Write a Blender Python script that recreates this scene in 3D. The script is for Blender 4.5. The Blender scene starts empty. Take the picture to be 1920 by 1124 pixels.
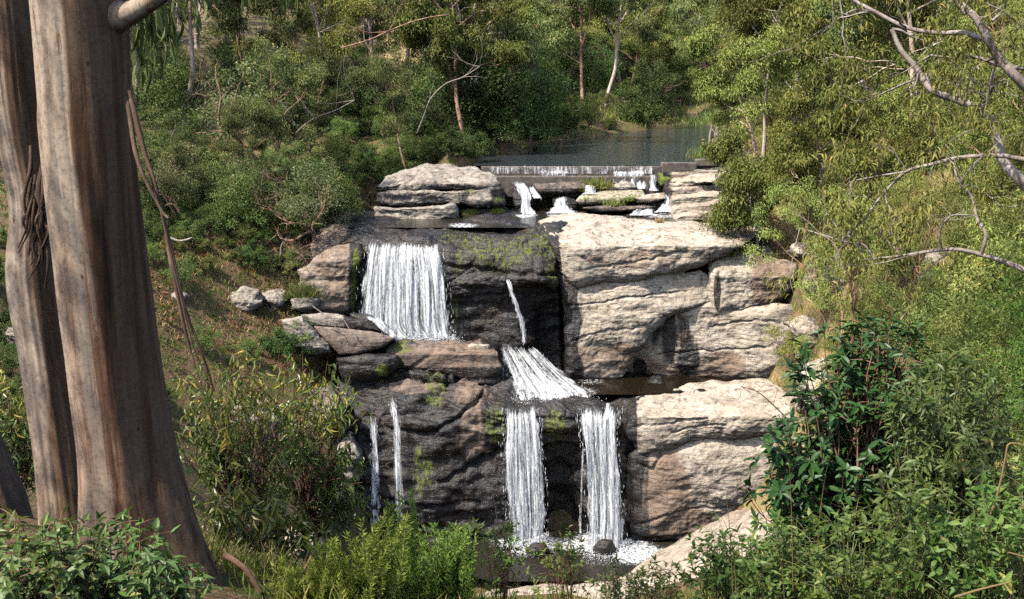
import bpy, math, random
import numpy as np
from mathutils import Vector

# ---------------------------------------------------------------- camera, sky, sun, exposure
scene = bpy.context.scene
COL = scene.collection
F_PX, CX, CY, HORIZON = 1900.0, 960.0, 562.0, 120.0          # photograph: 1920 x 1124
PITCH = math.atan((CY - HORIZON) / F_PX)
cam_data = bpy.data.cameras.new('camera')
cam_data.sensor_width = 36.0
cam_data.lens = 36.0 * F_PX / 1920.0
cam_data.clip_start = 0.1
cam_data.clip_end = 4000.0
cam = bpy.data.objects.new('camera', cam_data)
COL.objects.link(cam)
cam.location = (0, 0, 0)
cam.rotation_euler = (math.pi / 2 - PITCH, 0, 0)
scene.camera = cam

SUN_DIR = Vector((-0.60, -0.36, 0.98)).normalized()            # towards the sun
elev = math.asin(SUN_DIR.z)
azim = math.atan2(SUN_DIR.x, SUN_DIR.y)
world = bpy.data.worlds.new('World')
scene.world = world
world.use_nodes = True
wn = world.node_tree
sky = wn.nodes.new('ShaderNodeTexSky')
sky.sky_type = 'NISHITA'
sky.sun_disc = False
sky.sun_elevation = elev
sky.sun_rotation = azim
sky.dust_density = 2.2
sky.ozone_density = 0.8
wn.nodes['Background'].inputs['Strength'].default_value = 0.14
wn.links.new(sky.outputs['Color'], wn.nodes['Background'].inputs['Color'])
sun_data = bpy.data.lights.new('sun', 'SUN')
sun_data.energy = 5.0
sun_data.angle = math.radians(0.6)
sun_data.color = (1.0, 0.935, 0.83)
sun = bpy.data.objects.new('sun', sun_data)
COL.objects.link(sun)
sun.rotation_euler = (-SUN_DIR).to_track_quat('-Z', 'Y').to_euler()
vs = scene.view_settings
vs.view_transform = 'Standard'
vs.look = 'None'
vs.exposure = 1.05
vs.gamma = 1.0
vs.use_curve_mapping = False
cy = scene.cycles
cy.max_bounces = 4
cy.diffuse_bounces = 2
cy.glossy_bounces = 2
cy.transmission_bounces = 3
cy.transparent_max_bounces = 6
cy.use_denoising = False
cy.use_adaptive_sampling = True
cy.adaptive_threshold = 0.02
cy.adaptive_min_samples = 24
cy.use_fast_gi = True
cy.fast_gi_method = 'REPLACE'
cy.ao_bounces = 1
cy.ao_bounces_render = 1
world.light_settings.distance = 7.0
world.light_settings.ao_factor = 1.0
cy.caustics_reflective = False
cy.caustics_refractive = False
scene.render.filter_size = 1.2

# ---------------------------------------------------------------- geometry helpers
SP, CP = math.sin(PITCH), math.cos(PITCH)


def P(u, v, d):
    """world point(s) that stand at forward distance d on the line of sight of photograph pixel (u, v)"""
    u = np.asarray(u, float); v = np.asarray(v, float); d = np.asarray(d, float)
    a = (u - CX) / F_PX; b = (CY - v) / F_PX
    t = d / (CP + b * SP)
    return np.stack([a * t, d + 0 * a, t * (-SP + b * CP)], -1)


def proj(p):
    p = np.asarray(p, float)
    f = p[..., 1] * CP - p[..., 2] * SP
    w = p[..., 1] * SP + p[..., 2] * CP
    return CX + F_PX * p[..., 0] / f, CY - F_PX * w / f


_perm = np.random.RandomState(7).permutation(256)
_perm = np.concatenate([_perm, _perm, _perm])
_g = np.random.RandomState(11).normal(size=(256, 3))
_g /= np.linalg.norm(_g, axis=1)[:, None]


def perlin(p):
    p = np.asarray(p, float)
    i = np.floor(p).astype(int); f = p - i
    i &= 255
    w = f * f * f * (f * (f * 6 - 15) + 10)
    out = 0
    for dx in (0, 1):
        for dy in (0, 1):
            for dz in (0, 1):
                h = _perm[_perm[_perm[(i[..., 0] + dx) & 255] + ((i[..., 1] + dy) & 255)] + ((i[..., 2] + dz) & 255)]
                g = _g[h]
                n = g[..., 0] * (f[..., 0] - dx) + g[..., 1] * (f[..., 1] - dy) + g[..., 2] * (f[..., 2] - dz)
                wx = w[..., 0] if dx else 1 - w[..., 0]
                wy = w[..., 1] if dy else 1 - w[..., 1]
                wz = w[..., 2] if dz else 1 - w[..., 2]
                out = out + n * wx * wy * wz
    return out * 1.6


def fbm(p, oct=4, lac=2.03, gain=0.5):
    a, s, out = 1.0, 1.0, 0
    for k in range(oct):
        out = out + a * perlin(np.asarray(p) * s + 17.3 * k)
        a *= gain; s *= lac
    return out


def sstep(a, b, x):
    t = np.clip((x - a) / (b - a + 1e-9), 0, 1)
    return t * t * (3 - 2 * t)


class Acc:
    """collects vertices and faces, then links them as one mesh object"""
    def __init__(self):
        self.V, self.T, self.Q, self.n = [], [], [], 0
        self.at, self.aq = [], []

    def add(self, V, tris=None, quads=None, rt=None, rq=None):
        V = np.asarray(V, float).reshape(-1, 3)
        if tris is not None and len(tris):
            tris = np.asarray(tris, int).reshape(-1, 3)
            self.T.append(tris + self.n)
            self.at.append(np.zeros(len(tris)) if rt is None else np.asarray(rt, float))
        if quads is not None and len(quads):
            quads = np.asarray(quads, int).reshape(-1, 4)
            self.Q.append(quads + self.n)
            self.aq.append(np.zeros(len(quads)) if rq is None else np.asarray(rq, float))
        self.V.append(V)
        self.n += len(V)

    def mesh(self, name, material, smooth=True, origin=None, vattr=None, uv=None):
        V = np.concatenate(self.V) if self.V else np.zeros((0, 3))
        if origin is not None:
            V = V - np.asarray(origin, float)
        T = np.concatenate(self.T) if self.T else np.zeros((0, 3), int)
        Q = np.concatenate(self.Q) if self.Q else np.zeros((0, 4), int)
        me = bpy.data.meshes.new(name)
        me.vertices.add(len(V))
        me.vertices.foreach_set('co', V.astype(np.float32).ravel())
        nl = T.size + Q.size
        me.loops.add(nl)
        li = np.concatenate([T.ravel(), Q.ravel()]).astype(np.int32)
        me.loops.foreach_set('vertex_index', li)
        me.polygons.add(len(T) + len(Q))
        start = np.concatenate([np.arange(len(T)) * 3, T.size + np.arange(len(Q)) * 4]).astype(np.int32)
        me.polygons.foreach_set('loop_start', start)
        me.update(calc_edges=True)
        me.polygons.foreach_set('use_smooth', np.full(len(T) + len(Q), bool(smooth)))
        r = np.concatenate((self.at or [np.zeros(0)]) + (self.aq or [np.zeros(0)]))
        a = me.attributes.new('rnd', 'FLOAT', 'FACE')
        a.data.foreach_set('value', r.astype(np.float32))
        for k, arr in (vattr or {}).items():
            a = me.attributes.new(k, 'FLOAT', 'POINT')
            a.data.foreach_set('value', np.asarray(arr, np.float32).ravel())
        if uv is not None:
            l = me.uv_layers.new(name='UVMap')
            l.data.foreach_set('uv', np.asarray(uv, np.float32)[li].ravel())
        me.validate()
        me.materials.append(material)
        return me


def link(name, me, parent=None, loc=None):
    o = bpy.data.objects.new(name, me)
    COL.objects.link(o)
    if parent is not None:
        o.parent = parent
    if loc is not None:
        o.location = loc
    return o


def tag(o, label=None, cat=None, group=None, kind=None):
    if label: o['label'] = label
    if cat: o['category'] = cat
    if group: o['group'] = group
    if kind: o['kind'] = kind
    return o


def empty(name, loc, label=None, cat=None, group=None, rz=0.0, s=1.0):
    o = bpy.data.objects.new(name, None)
    COL.objects.link(o)
    o.location = loc
    o.rotation_euler = (0, 0, rz)
    o.scale = (s, s, s)
    return tag(o, label, cat, group)


def grid_quads(n, m, wrap_m=False):
    """n x m vertex grid, index i*m+j"""
    i, j = np.meshgrid(np.arange(n - 1), np.arange(m if wrap_m else m - 1), indexing='ij')
    j2 = (j + 1) % m
    return np.stack([i * m + j, (i + 1) * m + j, (i + 1) * m + j2, i * m + j2], -1).reshape(-1, 4)


def crom(A, n):
    """Catmull-Rom resampling of A along axis 0 to n samples"""
    A = np.asarray(A, float)
    k = len(A)
    t = np.linspace(0, k - 1, n)
    i = np.minimum(t.astype(int), k - 2)
    f = (t - i).reshape((-1,) + (1,) * (A.ndim - 1))
    g = lambda q: A[np.clip(q, 0, k - 1)]
    p0, p1, p2, p3 = g(i - 1), g(i), g(i + 1), g(i + 2)
    p0 = np.where((i == 0).reshape(f.shape), 2 * p1 - p2, p0)
    p3 = np.where((i + 2 > k - 1).reshape(f.shape), 2 * p2 - p1, p3)
    return 0.5 * (2 * p1 + (p2 - p0) * f + (2 * p0 - 5 * p1 + 4 * p2 - p3) * f ** 2 + (3 * p1 - p0 - 3 * p2 + p3) * f ** 3)


def lerp_rows(A, n):
    A = np.asarray(A, float)
    t = np.linspace(0, len(A) - 1, n)
    i = np.minimum(t.astype(int), len(A) - 2)
    f = (t - i).reshape((-1,) + (1,) * (A.ndim - 1))
    return A[i] * (1 - f) + A[i + 1] * f


def grid_normals(G):
    a = np.gradient(G, axis=0); b = np.gradient(G, axis=1)
    n = np.cross(a, b)
    n /= np.linalg.norm(n, axis=-1)[..., None] + 1e-9
    return n


def patch_grid(cols, nu, nv, tension='crom'):
    C = np.array([[P(*q) for q in c] for c in cols])             # columns x rows x 3
    f = crom if tension == 'crom' else lerp_rows
    G = f(C, nu)
    G = np.swapaxes(f(np.swapaxes(G, 0, 1), nv), 0, 1)
    return G


def grid_uv(G):
    du = np.concatenate([[0], np.cumsum(np.linalg.norm(np.diff(G[:, G.shape[1] // 2], axis=0), axis=-1))])
    dv = np.concatenate([[0], np.cumsum(np.linalg.norm(np.diff(G[G.shape[0] // 2], axis=0), axis=-1))])
    return np.stack(np.meshgrid(du, dv, indexing='ij'), -1)


def rock_disp(p, amp, strata=1.0, seed=0.0, zs=0.8, dip=0.10):
    q0 = p + seed
    big = fbm(q0 * np.array([0.32, 0.32, 0.42]), 3)
    med = fbm(q0 * np.array([0.9, 0.9, 1.7]) + 9, 4)
    z = p[..., 2] * zs + p[..., 0] * dip + 1.1 * fbm(q0 * np.array([0.16, 0.16, 0.25]) + 3, 3) + seed * 1.7
    s = z - np.floor(z)
    prof = np.minimum(s / 0.82, (1 - s) / 0.18)
    lay = fbm(np.stack([np.floor(z) * 3.1, p[..., 0] * 0.35, p[..., 1] * 0.35], -1) + seed, 2)
    z2 = p[..., 2] * zs * 2.9 + p[..., 0] * dip * 3 + 1.3 * fbm(q0 * np.array([0.3, 0.3, 0.5]) + 31, 3)
    s2 = z2 - np.floor(z2)
    prof2 = np.minimum(s2 / 0.85, (1 - s2) / 0.15)
    cm = sstep(0.0, 0.35, perlin(q0 * 0.21 + 77))
    crack = -np.exp(-(perlin(q0 * np.array([0.30, 0.30, 0.16]) + 60) / 0.02) ** 2) * cm
    return amp * (1.2 * big + 0.34 * med + strata * (0.50 * (prof - 0.6) + 0.75 * lay * prof + 0.10 * prof2) + 0.5 * crack * strata
                  + 0.14 * (0.35 - np.abs(fbm(q0 * np.array([1.3, 1.3, 3.4]) + 5, 4))) + 0.14 * fbm(q0 * 5.0, 3))


def tube(acc, pts, rad, ns=6, n=None, rnd=0.0):
    pts = np.asarray(pts, float); rad = np.asarray(rad, float)
    if n:
        pts = crom(pts, n); rad = np.interp(np.linspace(0, len(rad) - 1, n), np.arange(len(rad)), rad)
    T = np.gradient(pts, axis=0)
    T /= np.linalg.norm(T, axis=1)[:, None] + 1e-9
    ref = np.array([0.31, 0.93, 0.17])
    A = np.cross(T, ref); A /= np.linalg.norm(A, axis=1)[:, None] + 1e-9
    B = np.cross(T, A)
    th = np.linspace(0, 2 * np.pi, ns, endpoint=False)
    V = pts[:, None] + rad[:, None, None] * (np.cos(th)[None, :, None] * A[:, None] + np.sin(th)[None, :, None] * B[:, None])
    q = grid_quads(len(pts), ns, True)
    acc.add(V, quads=q, rq=np.full(len(q), rnd))


# leaf outlines: x across, y along, z out of the blade
def leaf_template(kind):
    if kind == 'diamond':
        V = np.array([[0, 0, 0], [-.5, .42, .10], [0, 1, -.10], [.5, .42, .10]], float)
        return V, np.array([[0, 2, 1], [0, 3, 2]])
    if kind == 'fold':                      # narrow leaf, three stations
        V = np.array([[0, 0, 0], [-.5, .35, .10], [.5, .35, .10], [-.36, .7, .02], [.36, .7, .02], [0, 1, -.14]], float)
        return V, np.array([[0, 2, 1], [1, 2, 4], [1, 4, 3], [3, 4, 5]])
    t = np.array([0, .12, .36, .62, .85, 1.0])
    if kind == 'lance':
        h = np.array([0, .30, .50, .42, .2, 0]); bend = -.30
    elif kind == 'broad':
        h = np.array([0, .22, .44, .50, .30, 0]); bend = -.22
    else:
        h = np.array([0, .42, .50, .38, .18, 0]); bend = -.16
    V = []
    for ti, hi in zip(t, h):
        z = bend * ti ** 2
        V += [[-hi, ti, z + .22 * hi], [0, ti, z], [hi, ti, z + .22 * hi]]
    V = np.array(V); T = []
    for k in range(5):
        a, b = 3 * k, 3 * k + 3
        for c in (0, 1):
            T += [[a + c, a + c + 1, b + c + 1], [a + c, b + c + 1, b + c]]
    return V, np.array(T)


TEMPL = {k: leaf_template(k) for k in ('diamond', 'fold', 'lance', 'broad', 'oval')}


def add_leaves(acc, pos, dr, nr, L, W, kind='diamond', rnd=None):
    V0, T0 = TEMPL[kind]
    N = len(pos)
    if not N:
        return
    dr = dr / (np.linalg.norm(dr, axis=1)[:, None] + 1e-9)
    X = np.cross(dr, nr); X /= np.linalg.norm(X, axis=1)[:, None] + 1e-9
    Z = np.cross(X, dr)
    V = pos[:, None] + V0[None, :, 0, None] * (W[:, None, None] * X[:, None]) + V0[None, :, 1, None] * (L[:, None, None] * dr[:, None]) \
        + V0[None, :, 2, None] * (L[:, None, None] * Z[:, None]) * (1.0 if kind in ('lance', 'broad', 'oval') else 1.0)
    T = T0[None] + (np.arange(N) * len(V0))[:, None, None]
    if rnd is None:
        rnd = np.random.rand(N)
    acc.add(V, tris=T, rt=np.repeat(rnd, len(T0)))


def unit(rs, n):
    v = rs.normal(size=(n, 3))
    return v / np.linalg.norm(v, axis=1)[:, None]


# ---------------------------------------------------------------- materials
class NT:
    def __init__(self, name):
        self.m = bpy.data.materials.new(name)
        self.m.use_nodes = True
        self.t = self.m.node_tree
        self.b = self.t.nodes['Principled BSDF']
        self.out = self.t.nodes['Material Output']

    def n(self, typ, **kw):
        nd = self.t.nodes.new(typ)
        for k, v in kw.items():
            if k.startswith('i_'):
                key = k[2:]
                key = int(key) if key.isdigit() else key.replace('_', ' ')
                if isinstance(v, bpy.types.NodeSocket):
                    self.t.links.new(v, nd.inputs[key])
                else:
                    nd.inputs[key].default_value = v
            else:
                setattr(nd, k, v)
        return nd

    def l(self, a, b):
        self.t.links.new(a, b)

    def coord(self, kind='Object', scale=(1, 1, 1), jitter=True):
        tc = self.n('ShaderNodeTexCoord').outputs[kind]
        if jitter:
            oi = self.n('ShaderNodeObjectInfo').outputs['Random']
            mu = self.n('ShaderNodeMath', operation='MULTIPLY', i_0=oi, i_1=37.0).outputs[0]
            tc = self.n('ShaderNodeVectorMath', operation='ADD', i_0=tc, i_1=mu).outputs[0]
        return self.n('ShaderNodeMapping', i_Vector=tc, i_Scale=scale).outputs[0]

    def noise(self, vec, scale, detail=4.0, rough=0.55, dist=0.0):
        return self.n('ShaderNodeTexNoise', i_Vector=vec, i_Scale=scale, i_Detail=detail, i_Roughness=rough, i_Distortion=dist).outputs['Fac']

    def ramp(self, fac, stops, interp='LINEAR'):
        r = self.n('ShaderNodeValToRGB', i_Fac=fac)
        cr = r.color_ramp
        cr.interpolation = interp
        while len(cr.elements) < len(stops):
            cr.elements.new(0.5)
        for e, (p, c) in zip(cr.elements, stops):
            e.position = p
            e.color = (*c, 1) if not isinstance(c, (int, float)) else (c, c, c, 1)
        return r.outputs[0]

    def mix(self, fac, a, b, mode='MIX'):
        nd = self.n('ShaderNodeMix', data_type='RGBA', blend_type=mode)
        for idx, v in ((0, fac), (6, a), (7, b)):
            if isinstance(v, bpy.types.NodeSocket):
                self.l(v, nd.inputs[idx])
            elif idx == 0:
                nd.inputs[0].default_value = v
            else:
                nd.inputs[idx].default_value = (*v, 1)
        return nd.outputs[2]

    def math(self, op, a, b=0.0, clamp=False):
        return self.n('ShaderNodeMath', operation=op, i_0=a, i_1=b, use_clamp=clamp).outputs[0]

    def attr(self, name):
        return self.n('ShaderNodeAttribute', attribute_name=name).outputs['Fac']

    def bump(self, h, strength=0.4, dist=0.05, prev=None):
        b = self.n('ShaderNodeBump', i_Height=h, i_Strength=strength, i_Distance=dist)
        if prev is not None:
            self.l(prev, b.inputs['Normal'])
        return b.outputs[0]


def rock_material(name, c1, c2, c3, wet_shadow_col=(0.0095, 0.0092, 0.0098), lichen=0.35, scale=1.0):
    k = NT(name)
    co = k.coord('Object', (scale, scale, scale))
    st = k.coord('Object', (scale * 0.5, scale * 0.5, scale * 4.0))
    vt = k.coord('Object', (scale * 2.4, scale * 2.4, scale * 0.16))
    n1 = k.noise(co, 0.55, 5, 0.6)
    n2 = k.noise(co, 3.2, 6, 0.65)
    n3 = k.noise(co, 14.0, 4, 0.7)
    ns = k.noise(st, 1.3, 5, 0.6, 0.6)
    base = k.mix(k.ramp(n1, [(0.36, 0.0), (0.62, 1.0)]), c1, c2)
    base = k.mix(k.ramp(ns, [(0.52, 0.0), (0.68, 0.65)]), base, c3)
    base = k.mix(k.ramp(n2, [(0.34, 0.85), (0.48, 0.0)]), base, tuple(0.42 * x for x in c3))
    base = k.mix(k.math('MULTIPLY', k.ramp(n2, [(0.55, 0.0), (0.66, 1.0)]), lichen), base, (0.50, 0.48, 0.42))
    base = k.mix(k.ramp(n3, [(0.34, 0.45), (0.48, 0.0)]), base, (0.07, 0.055, 0.045))
    vor = k.n('ShaderNodeTexVoronoi', i_Vector=st, i_Scale=2.6, feature='F1').outputs['Distance']
    pit = k.math('MULTIPLY', k.ramp(vor, [(0.05, 1.0), (0.11, 0.0)]), k.ramp(n1, [(0.5, 0.0), (0.6, 1.0)]))
    base = k.mix(pit, base, (0.03, 0.025, 0.02))
    # iron-brown staining
    sf = k.ramp(k.math('ADD', k.math('ADD', k.attr('stain'), 0.13), k.math('MULTIPLY', k.math('SUBTRACT', n1, 0.5), 1.2)), [(0.40, 0.0), (0.62, 0.85)])
    base = k.mix(sf, base, k.mix(n2, (0.095, 0.062, 0.045), (0.24, 0.165, 0.115)))
    # thin dark bedding lines
    bl = k.noise(k.coord('Object', (scale * 0.35, scale * 0.35, scale * 2.6)), 1.0, 3, 0.5, 0.5)
    line = k.ramp(k.math('ABSOLUTE', k.math('SUBTRACT', bl, 0.5)), [(0.0, 0.7), (0.010, 0.0)])
    line = k.math('MULTIPLY', line, k.ramp(n1, [(0.40, 0.0), (0.55, 1.0)]))
    base = k.mix(line, base, (0.04, 0.03, 0.024))
    # wet and stained rock, and the shadow painted on two pale rocks
    ver = k.noise(vt, 1.4, 5, 0.6)
    wet = k.attr('wet')
    wf = k.ramp(k.math('ADD', wet, k.math('MULTIPLY', k.math('SUBTRACT', ver, 0.5), 0.9)), [(0.42, 0.0), (0.62, 1.0)])
    wcol = k.mix(k.ramp(ver, [(0.40, 0.0), (0.60, 1.0)]), wet_shadow_col, tuple(2.0 * x + 0.006 for x in wet_shadow_col))
    wcol = k.mix(k.ramp(k.noise(vt, 3.1, 4, 0.6), [(0.58, 0.0), (0.72, 0.7)]), wcol, (0.085, 0.058, 0.038))
    wcol = k.mix(k.ramp(n2, [(0.54, 0.0), (0.75, 0.6)]), wcol, (0.044, 0.044, 0.050))
    wcol = k.mix(k.ramp(n1, [(0.46, 0.0), (0.62, 0.45)]), wcol, k.mix(ver, (0.020, 0.013, 0.009), (0.060, 0.040, 0.028)))
    base = k.mix(wf, base, wcol)
    moss = k.attr('moss')
    mf = k.ramp(k.math('ADD', moss, k.math('MULTIPLY', k.math('SUBTRACT', k.noise(k.coord('Object', (scale * 2.4, scale * 2.4, scale * 0.5)), 2.6, 7, 0.75), 0.5), 2.2)), [(0.5, 0.0), (0.68, 1.0)])
    mcol = k.mix(n3, (0.022, 0.036, 0.006), (0.16, 0.185, 0.025))
    base = k.mix(mf, base, mcol)
    k.l(base, k.b.inputs['Base Color'])
    rough = k.ramp(wf, [(0.0, 0.92), (1.0, 0.36)])
    rough = k.mix(mf, rough, (0.9, 0.9, 0.9))
    k.l(rough, k.b.inputs['Roughness'])
    k.b.inputs['Specular IOR Level'].default_value = 0.35
    h = k.math('ADD', k.math('MULTIPLY', n2, 1.0), k.math('MULTIPLY', n3, 0.35))
    h = k.math('ADD', h, k.math('MULTIPLY', ns, 0.8))
    h = k.math('SUBTRACT', h, k.math('MULTIPLY', k.math('MAXIMUM', pit, line), 0.6))
    k.l(k.bump(h, 0.8, 0.12), k.b.inputs['Normal'])
    return k.m


def leaf_material(name, ca, cb, cc, trans=0.3, rough=0.5, spec=0.35, var=0.5):
    k = NT(name)
    r = k.attr('rnd')
    oi = k.n('ShaderNodeObjectInfo').outputs['Random']
    col = k.ramp(r, [(0.0, ca), (0.6, cb), (0.94, cc), (0.985, (cc[0] * 1.5, cc[1] * 1.0, cc[2] * 0.9))])
    lum = k.math('ADD', k.math('MULTIPLY', oi, var), 1.0 - var * 0.5)
    hue = k.math('ADD', k.math('MULTIPLY', k.math('FRACT', k.math('MULTIPLY', oi, 7.13)), 0.05), 0.480)
    hs = k.n('ShaderNodeHueSaturation', i_Hue=hue, i_Value=lum, i_Color=col).outputs[0]
    k.l(hs, k.b.inputs['Base Color'])
    k.b.inputs['Roughness'].default_value = rough
    k.b.inputs['Specular IOR Level'].default_value = spec
    tr = k.n('ShaderNodeBsdfTranslucent')
    tc = k.mix(1.0, hs, (1.25, 1.3, 0.55), 'MULTIPLY')
    k.l(tc, tr.inputs['Color'])
    mx = k.n('ShaderNodeMixShader', i_Fac=trans)
    k.l(k.b.outputs[0], mx.inputs[1]); k.l(tr.outputs[0], mx.inputs[2])
    k.l(mx.outputs[0], k.out.inputs['Surface'])
    return k.m


def bark_material(name, stops, scale=(5, 5, 0.45), bump=0.5, dist=0.02, fine=1.0):
    k = NT(name)
    co = k.coord('Object', scale)
    c2 = k.coord('Object', (1, 1, 1))
    n1 = k.noise(co, 1.0, 5, 0.55, 0.4)
    n2 = k.noise(co, 4.2, 5, 0.6)
    n3 = k.noise(c2, 26.0 * fine, 4, 0.6)
    f = k.math('ADD', k.math('MULTIPLY', n1, 0.72), k.math('MULTIPLY', n2, 0.28))
    col = k.ramp(f, stops)
    col = k.mix(k.ramp(n3, [(0.35, 0.35), (0.55, 0.0)]), col, (0.05, 0.035, 0.025))
    sp = k.n('ShaderNodeTexVoronoi', i_Vector=c2, i_Scale=9.0 * fine).outputs['Distance']
    col = k.mix(k.ramp(sp, [(0.045, 0.8), (0.085, 0.0)]), col, (0.03, 0.022, 0.016))
    k.l(col, k.b.inputs['Base Color'])
    k.b.inputs['Roughness'].default_value = 0.82
    k.b.inputs['Specular IOR Level'].default_value = 0.2
    h = k.math('ADD', f, k.math('MULTIPLY', n3, 0.15))
    k.l(k.bump(h, bump, dist), k.b.inputs['Normal'])
    return k.m


def plain_material(name, c1, c2, scale=3.0, rough=0.85, bump=0.4, dist=0.03):
    k = NT(name)
    co = k.coord('Object')
    n = k.noise(co, scale, 6, 0.65)
    k.l(k.ramp(n, [(0.32, c1), (0.68, c2)]), k.b.inputs['Base Color'])
    k.b.inputs['Roughness'].default_value = rough
    k.l(k.bump(n, bump, dist), k.b.inputs['Normal'])
    return k.m


def ground_material():
    k = NT('forest_floor')
    co = k.coord('Object', jitter=False)
    n1 = k.noise(co, 0.35, 5, 0.6); n2 = k.noise(co, 2.5, 6, 0.7); n3 = k.noise(co, 18.0, 5, 0.75)
    litter = k.ramp(n3, [(0.3, (0.045, 0.028, 0.018)), (0.5, (0.12, 0.072, 0.042)), (0.7, (0.26, 0.19, 0.12))])
    green = k.ramp(n3, [(0.3, (0.02, 0.035, 0.008)), (0.7, (0.10, 0.13, 0.03))])
    straw = k.ramp(n3, [(0.3, (0.20, 0.14, 0.06)), (0.7, (0.45, 0.34, 0.16))])
    c = k.mix(k.ramp(n2, [(0.46, 0.0), (0.6, 1.0)]), litter, green)
    dry = k.math('ADD', k.attr('dry'), k.math('MULTIPLY', k.math('SUBTRACT', n1, 0.5), 0.8))
    c = k.mix(k.ramp(dry, [(0.45, 0.0), (0.65, 1.0)]), c, straw)
    k.l(c, k.b.inputs['Base Color'])
    k.b.inputs['Roughness'].default_value = 0.95
    k.b.inputs['Specular IOR Level'].default_value = 0.1
    k.l(k.bump(k.math('ADD', n2, k.math('MULTIPLY', n3, 0.5)), 0.9, 0.12), k.b.inputs['Normal'])
    return k.m


def fall_material(name, dens=0.0, xs=15.0, ys=0.36):
    """broken falling water: white threads over clear gaps; UV in metres (across, down)"""
    k = NT(name)
    uv = k.coord('UV', (xs, ys, 1), jitter=True)
    uf = k.coord('UV', (xs * 2.4, ys * 12.0, 1), jitter=True)
    ub = k.coord('UV', (xs * 0.16, ys * 0.9, 1), jitter=True)
    nb = k.noise(ub, 1.0, 3, 0.5)
    n1 = k.noise(uv, 1.0, 4, 0.6, 0.3)
    n2 = k.noise(uf, 1.0, 3, 0.7, 0.2)
    e = k.attr('edge')
    f = k.math('ADD', k.math('MULTIPLY', k.math('SUBTRACT', n1, 0.5), 1.8), k.math('MULTIPLY', k.math('SUBTRACT', n2, 0.5), 1.2))
    f = k.math('ADD', f, k.math('MULTIPLY', k.math('SUBTRACT', nb, 0.5), 0.9))
    f = k.math('ADD', k.math('ADD', f, 0.5 + dens), k.math('MULTIPLY', k.math('SUBTRACT', e, 1.0), 0.9))
    a = k.ramp(f, [(0.18, 0.0), (0.46, 0.45), (0.82, 0.95)])
    col = k.ramp(f, [(0.3, (0.55, 0.58, 0.61)), (0.75, (0.88, 0.89, 0.90))])
    k.l(col, k.b.inputs['Base Color'])
    k.b.inputs['Roughness'].default_value = 0.45
    tl = k.n('ShaderNodeBsdfTranslucent', i_Color=(0.72, 0.76, 0.80, 1))
    m1 = k.n('ShaderNodeMixShader', i_Fac=0.3)
    k.l(k.b.outputs[0], m1.inputs[1]); k.l(tl.outputs[0], m1.inputs[2])
    tp = k.n('ShaderNodeBsdfTransparent')
    m2 = k.n('ShaderNodeMixShader')
    k.l(a, m2.inputs[0]); k.l(tp.outputs[0], m2.inputs[1]); k.l(m1.outputs[0], m2.inputs[2])
    k.l(m2.outputs[0], k.out.inputs['Surface'])
    k.l(k.bump(f, 0.6, 0.05), k.b.inputs['Normal'])
    return k.m


def water_material(name, col, rip=(1.5, 4.0, 1.0), bump=0.25, rough=0.06, dist=0.03):
    k = NT(name)
    co = k.coord('Object', rip, jitter=False)
    n1 = k.noise(co, 1.2, 4, 0.6, 0.4); n2 = k.noise(co, 5.0, 3, 0.6)
    fo = k.attr('foam')
    ff = k.noise(k.coord('Object', (2.0, 3.2, 2.0), jitter=False), 3.0, 7, 0.72, 0.8)
    f = k.ramp(k.math('ADD', fo, k.math('MULTIPLY', k.math('SUBTRACT', ff, 0.5), 2.6)), [(0.46, 0.0), (0.85, 1.0)])
    c = k.mix(f, col, (0.78, 0.80, 0.82))
    k.l(c, k.b.inputs['Base Color'])
    k.l(k.ramp(f, [(0.0, rough), (1.0, 0.6)]), k.b.inputs['Roughness'])
    k.b.inputs['IOR'].default_value = 1.33
    k.l(k.bump(k.math('ADD', k.math('ADD', n1, k.math('MULTIPLY', n2, 0.4)), k.math('MULTIPLY', f, 0.5)), bump, dist), k.b.inputs['Normal'])
    return k.m


M = {}
M['pale'] = rock_material('pale_sandstone', (0.315, 0.26, 0.20), (0.39, 0.338, 0.272), (0.215, 0.165, 0.122), lichen=0.3)
M['grey'] = rock_material('lichen_grey_rock', (0.20, 0.17, 0.14), (0.29, 0.255, 0.21), (0.12, 0.10, 0.08), lichen=0.55)
M['brown'] = rock_material('brown_rock', (0.13, 0.10, 0.08), (0.19, 0.145, 0.115), (0.07, 0.055, 0.048), lichen=0.12)
M['ground'] = ground_material()
M['fall'] = fall_material('falling_water', -0.05)
M['fall_thin'] = fall_material('thin_falling_water', -0.10, 10.0, 0.5)
M['fall_fan'] = fall_material('sliding_water', -0.16, 9.0, 0.6)
M['film'] = fall_material('weir_film', -0.24, 7.0, 1.2)
M['strand'] = plain_material('white_water', (0.74, 0.76, 0.78), (0.88, 0.89, 0.90), 6.0, 0.5, 0.2)
M['pool'] = water_material('pool_water', (0.026, 0.031, 0.036), (0.5, 1.6, 1.0), 0.7, 0.06, 0.06)
M['stream'] = water_material('stream_water', (0.018, 0.016, 0.012), (1.6, 3.0, 1.6), 0.6, 0.08, 0.05)
M['brownpool'] = water_material('brown_water', (0.010, 0.007, 0.004), (1.6, 3.0, 1.6), 0.3, 0.06, 0.03)
M['concrete'] = plain_material('weathered_concrete', (0.035, 0.03, 0.026), (0.13, 0.105, 0.088), 3.0, 0.9, 0.5)
M['wood_dead'] = plain_material('bleached_wood', (0.15, 0.12, 0.095), (0.30, 0.26, 0.215), 8.0, 0.85, 0.5)
M['twig'] = plain_material('brown_twig', (0.10, 0.062, 0.045), (0.20, 0.135, 0.10), 9.0, 0.85, 0.4)
M['post'] = plain_material('fence_wood', (0.08, 0.065, 0.05), (0.16, 0.13, 0.10), 9.0, 0.9, 0.4)
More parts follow.
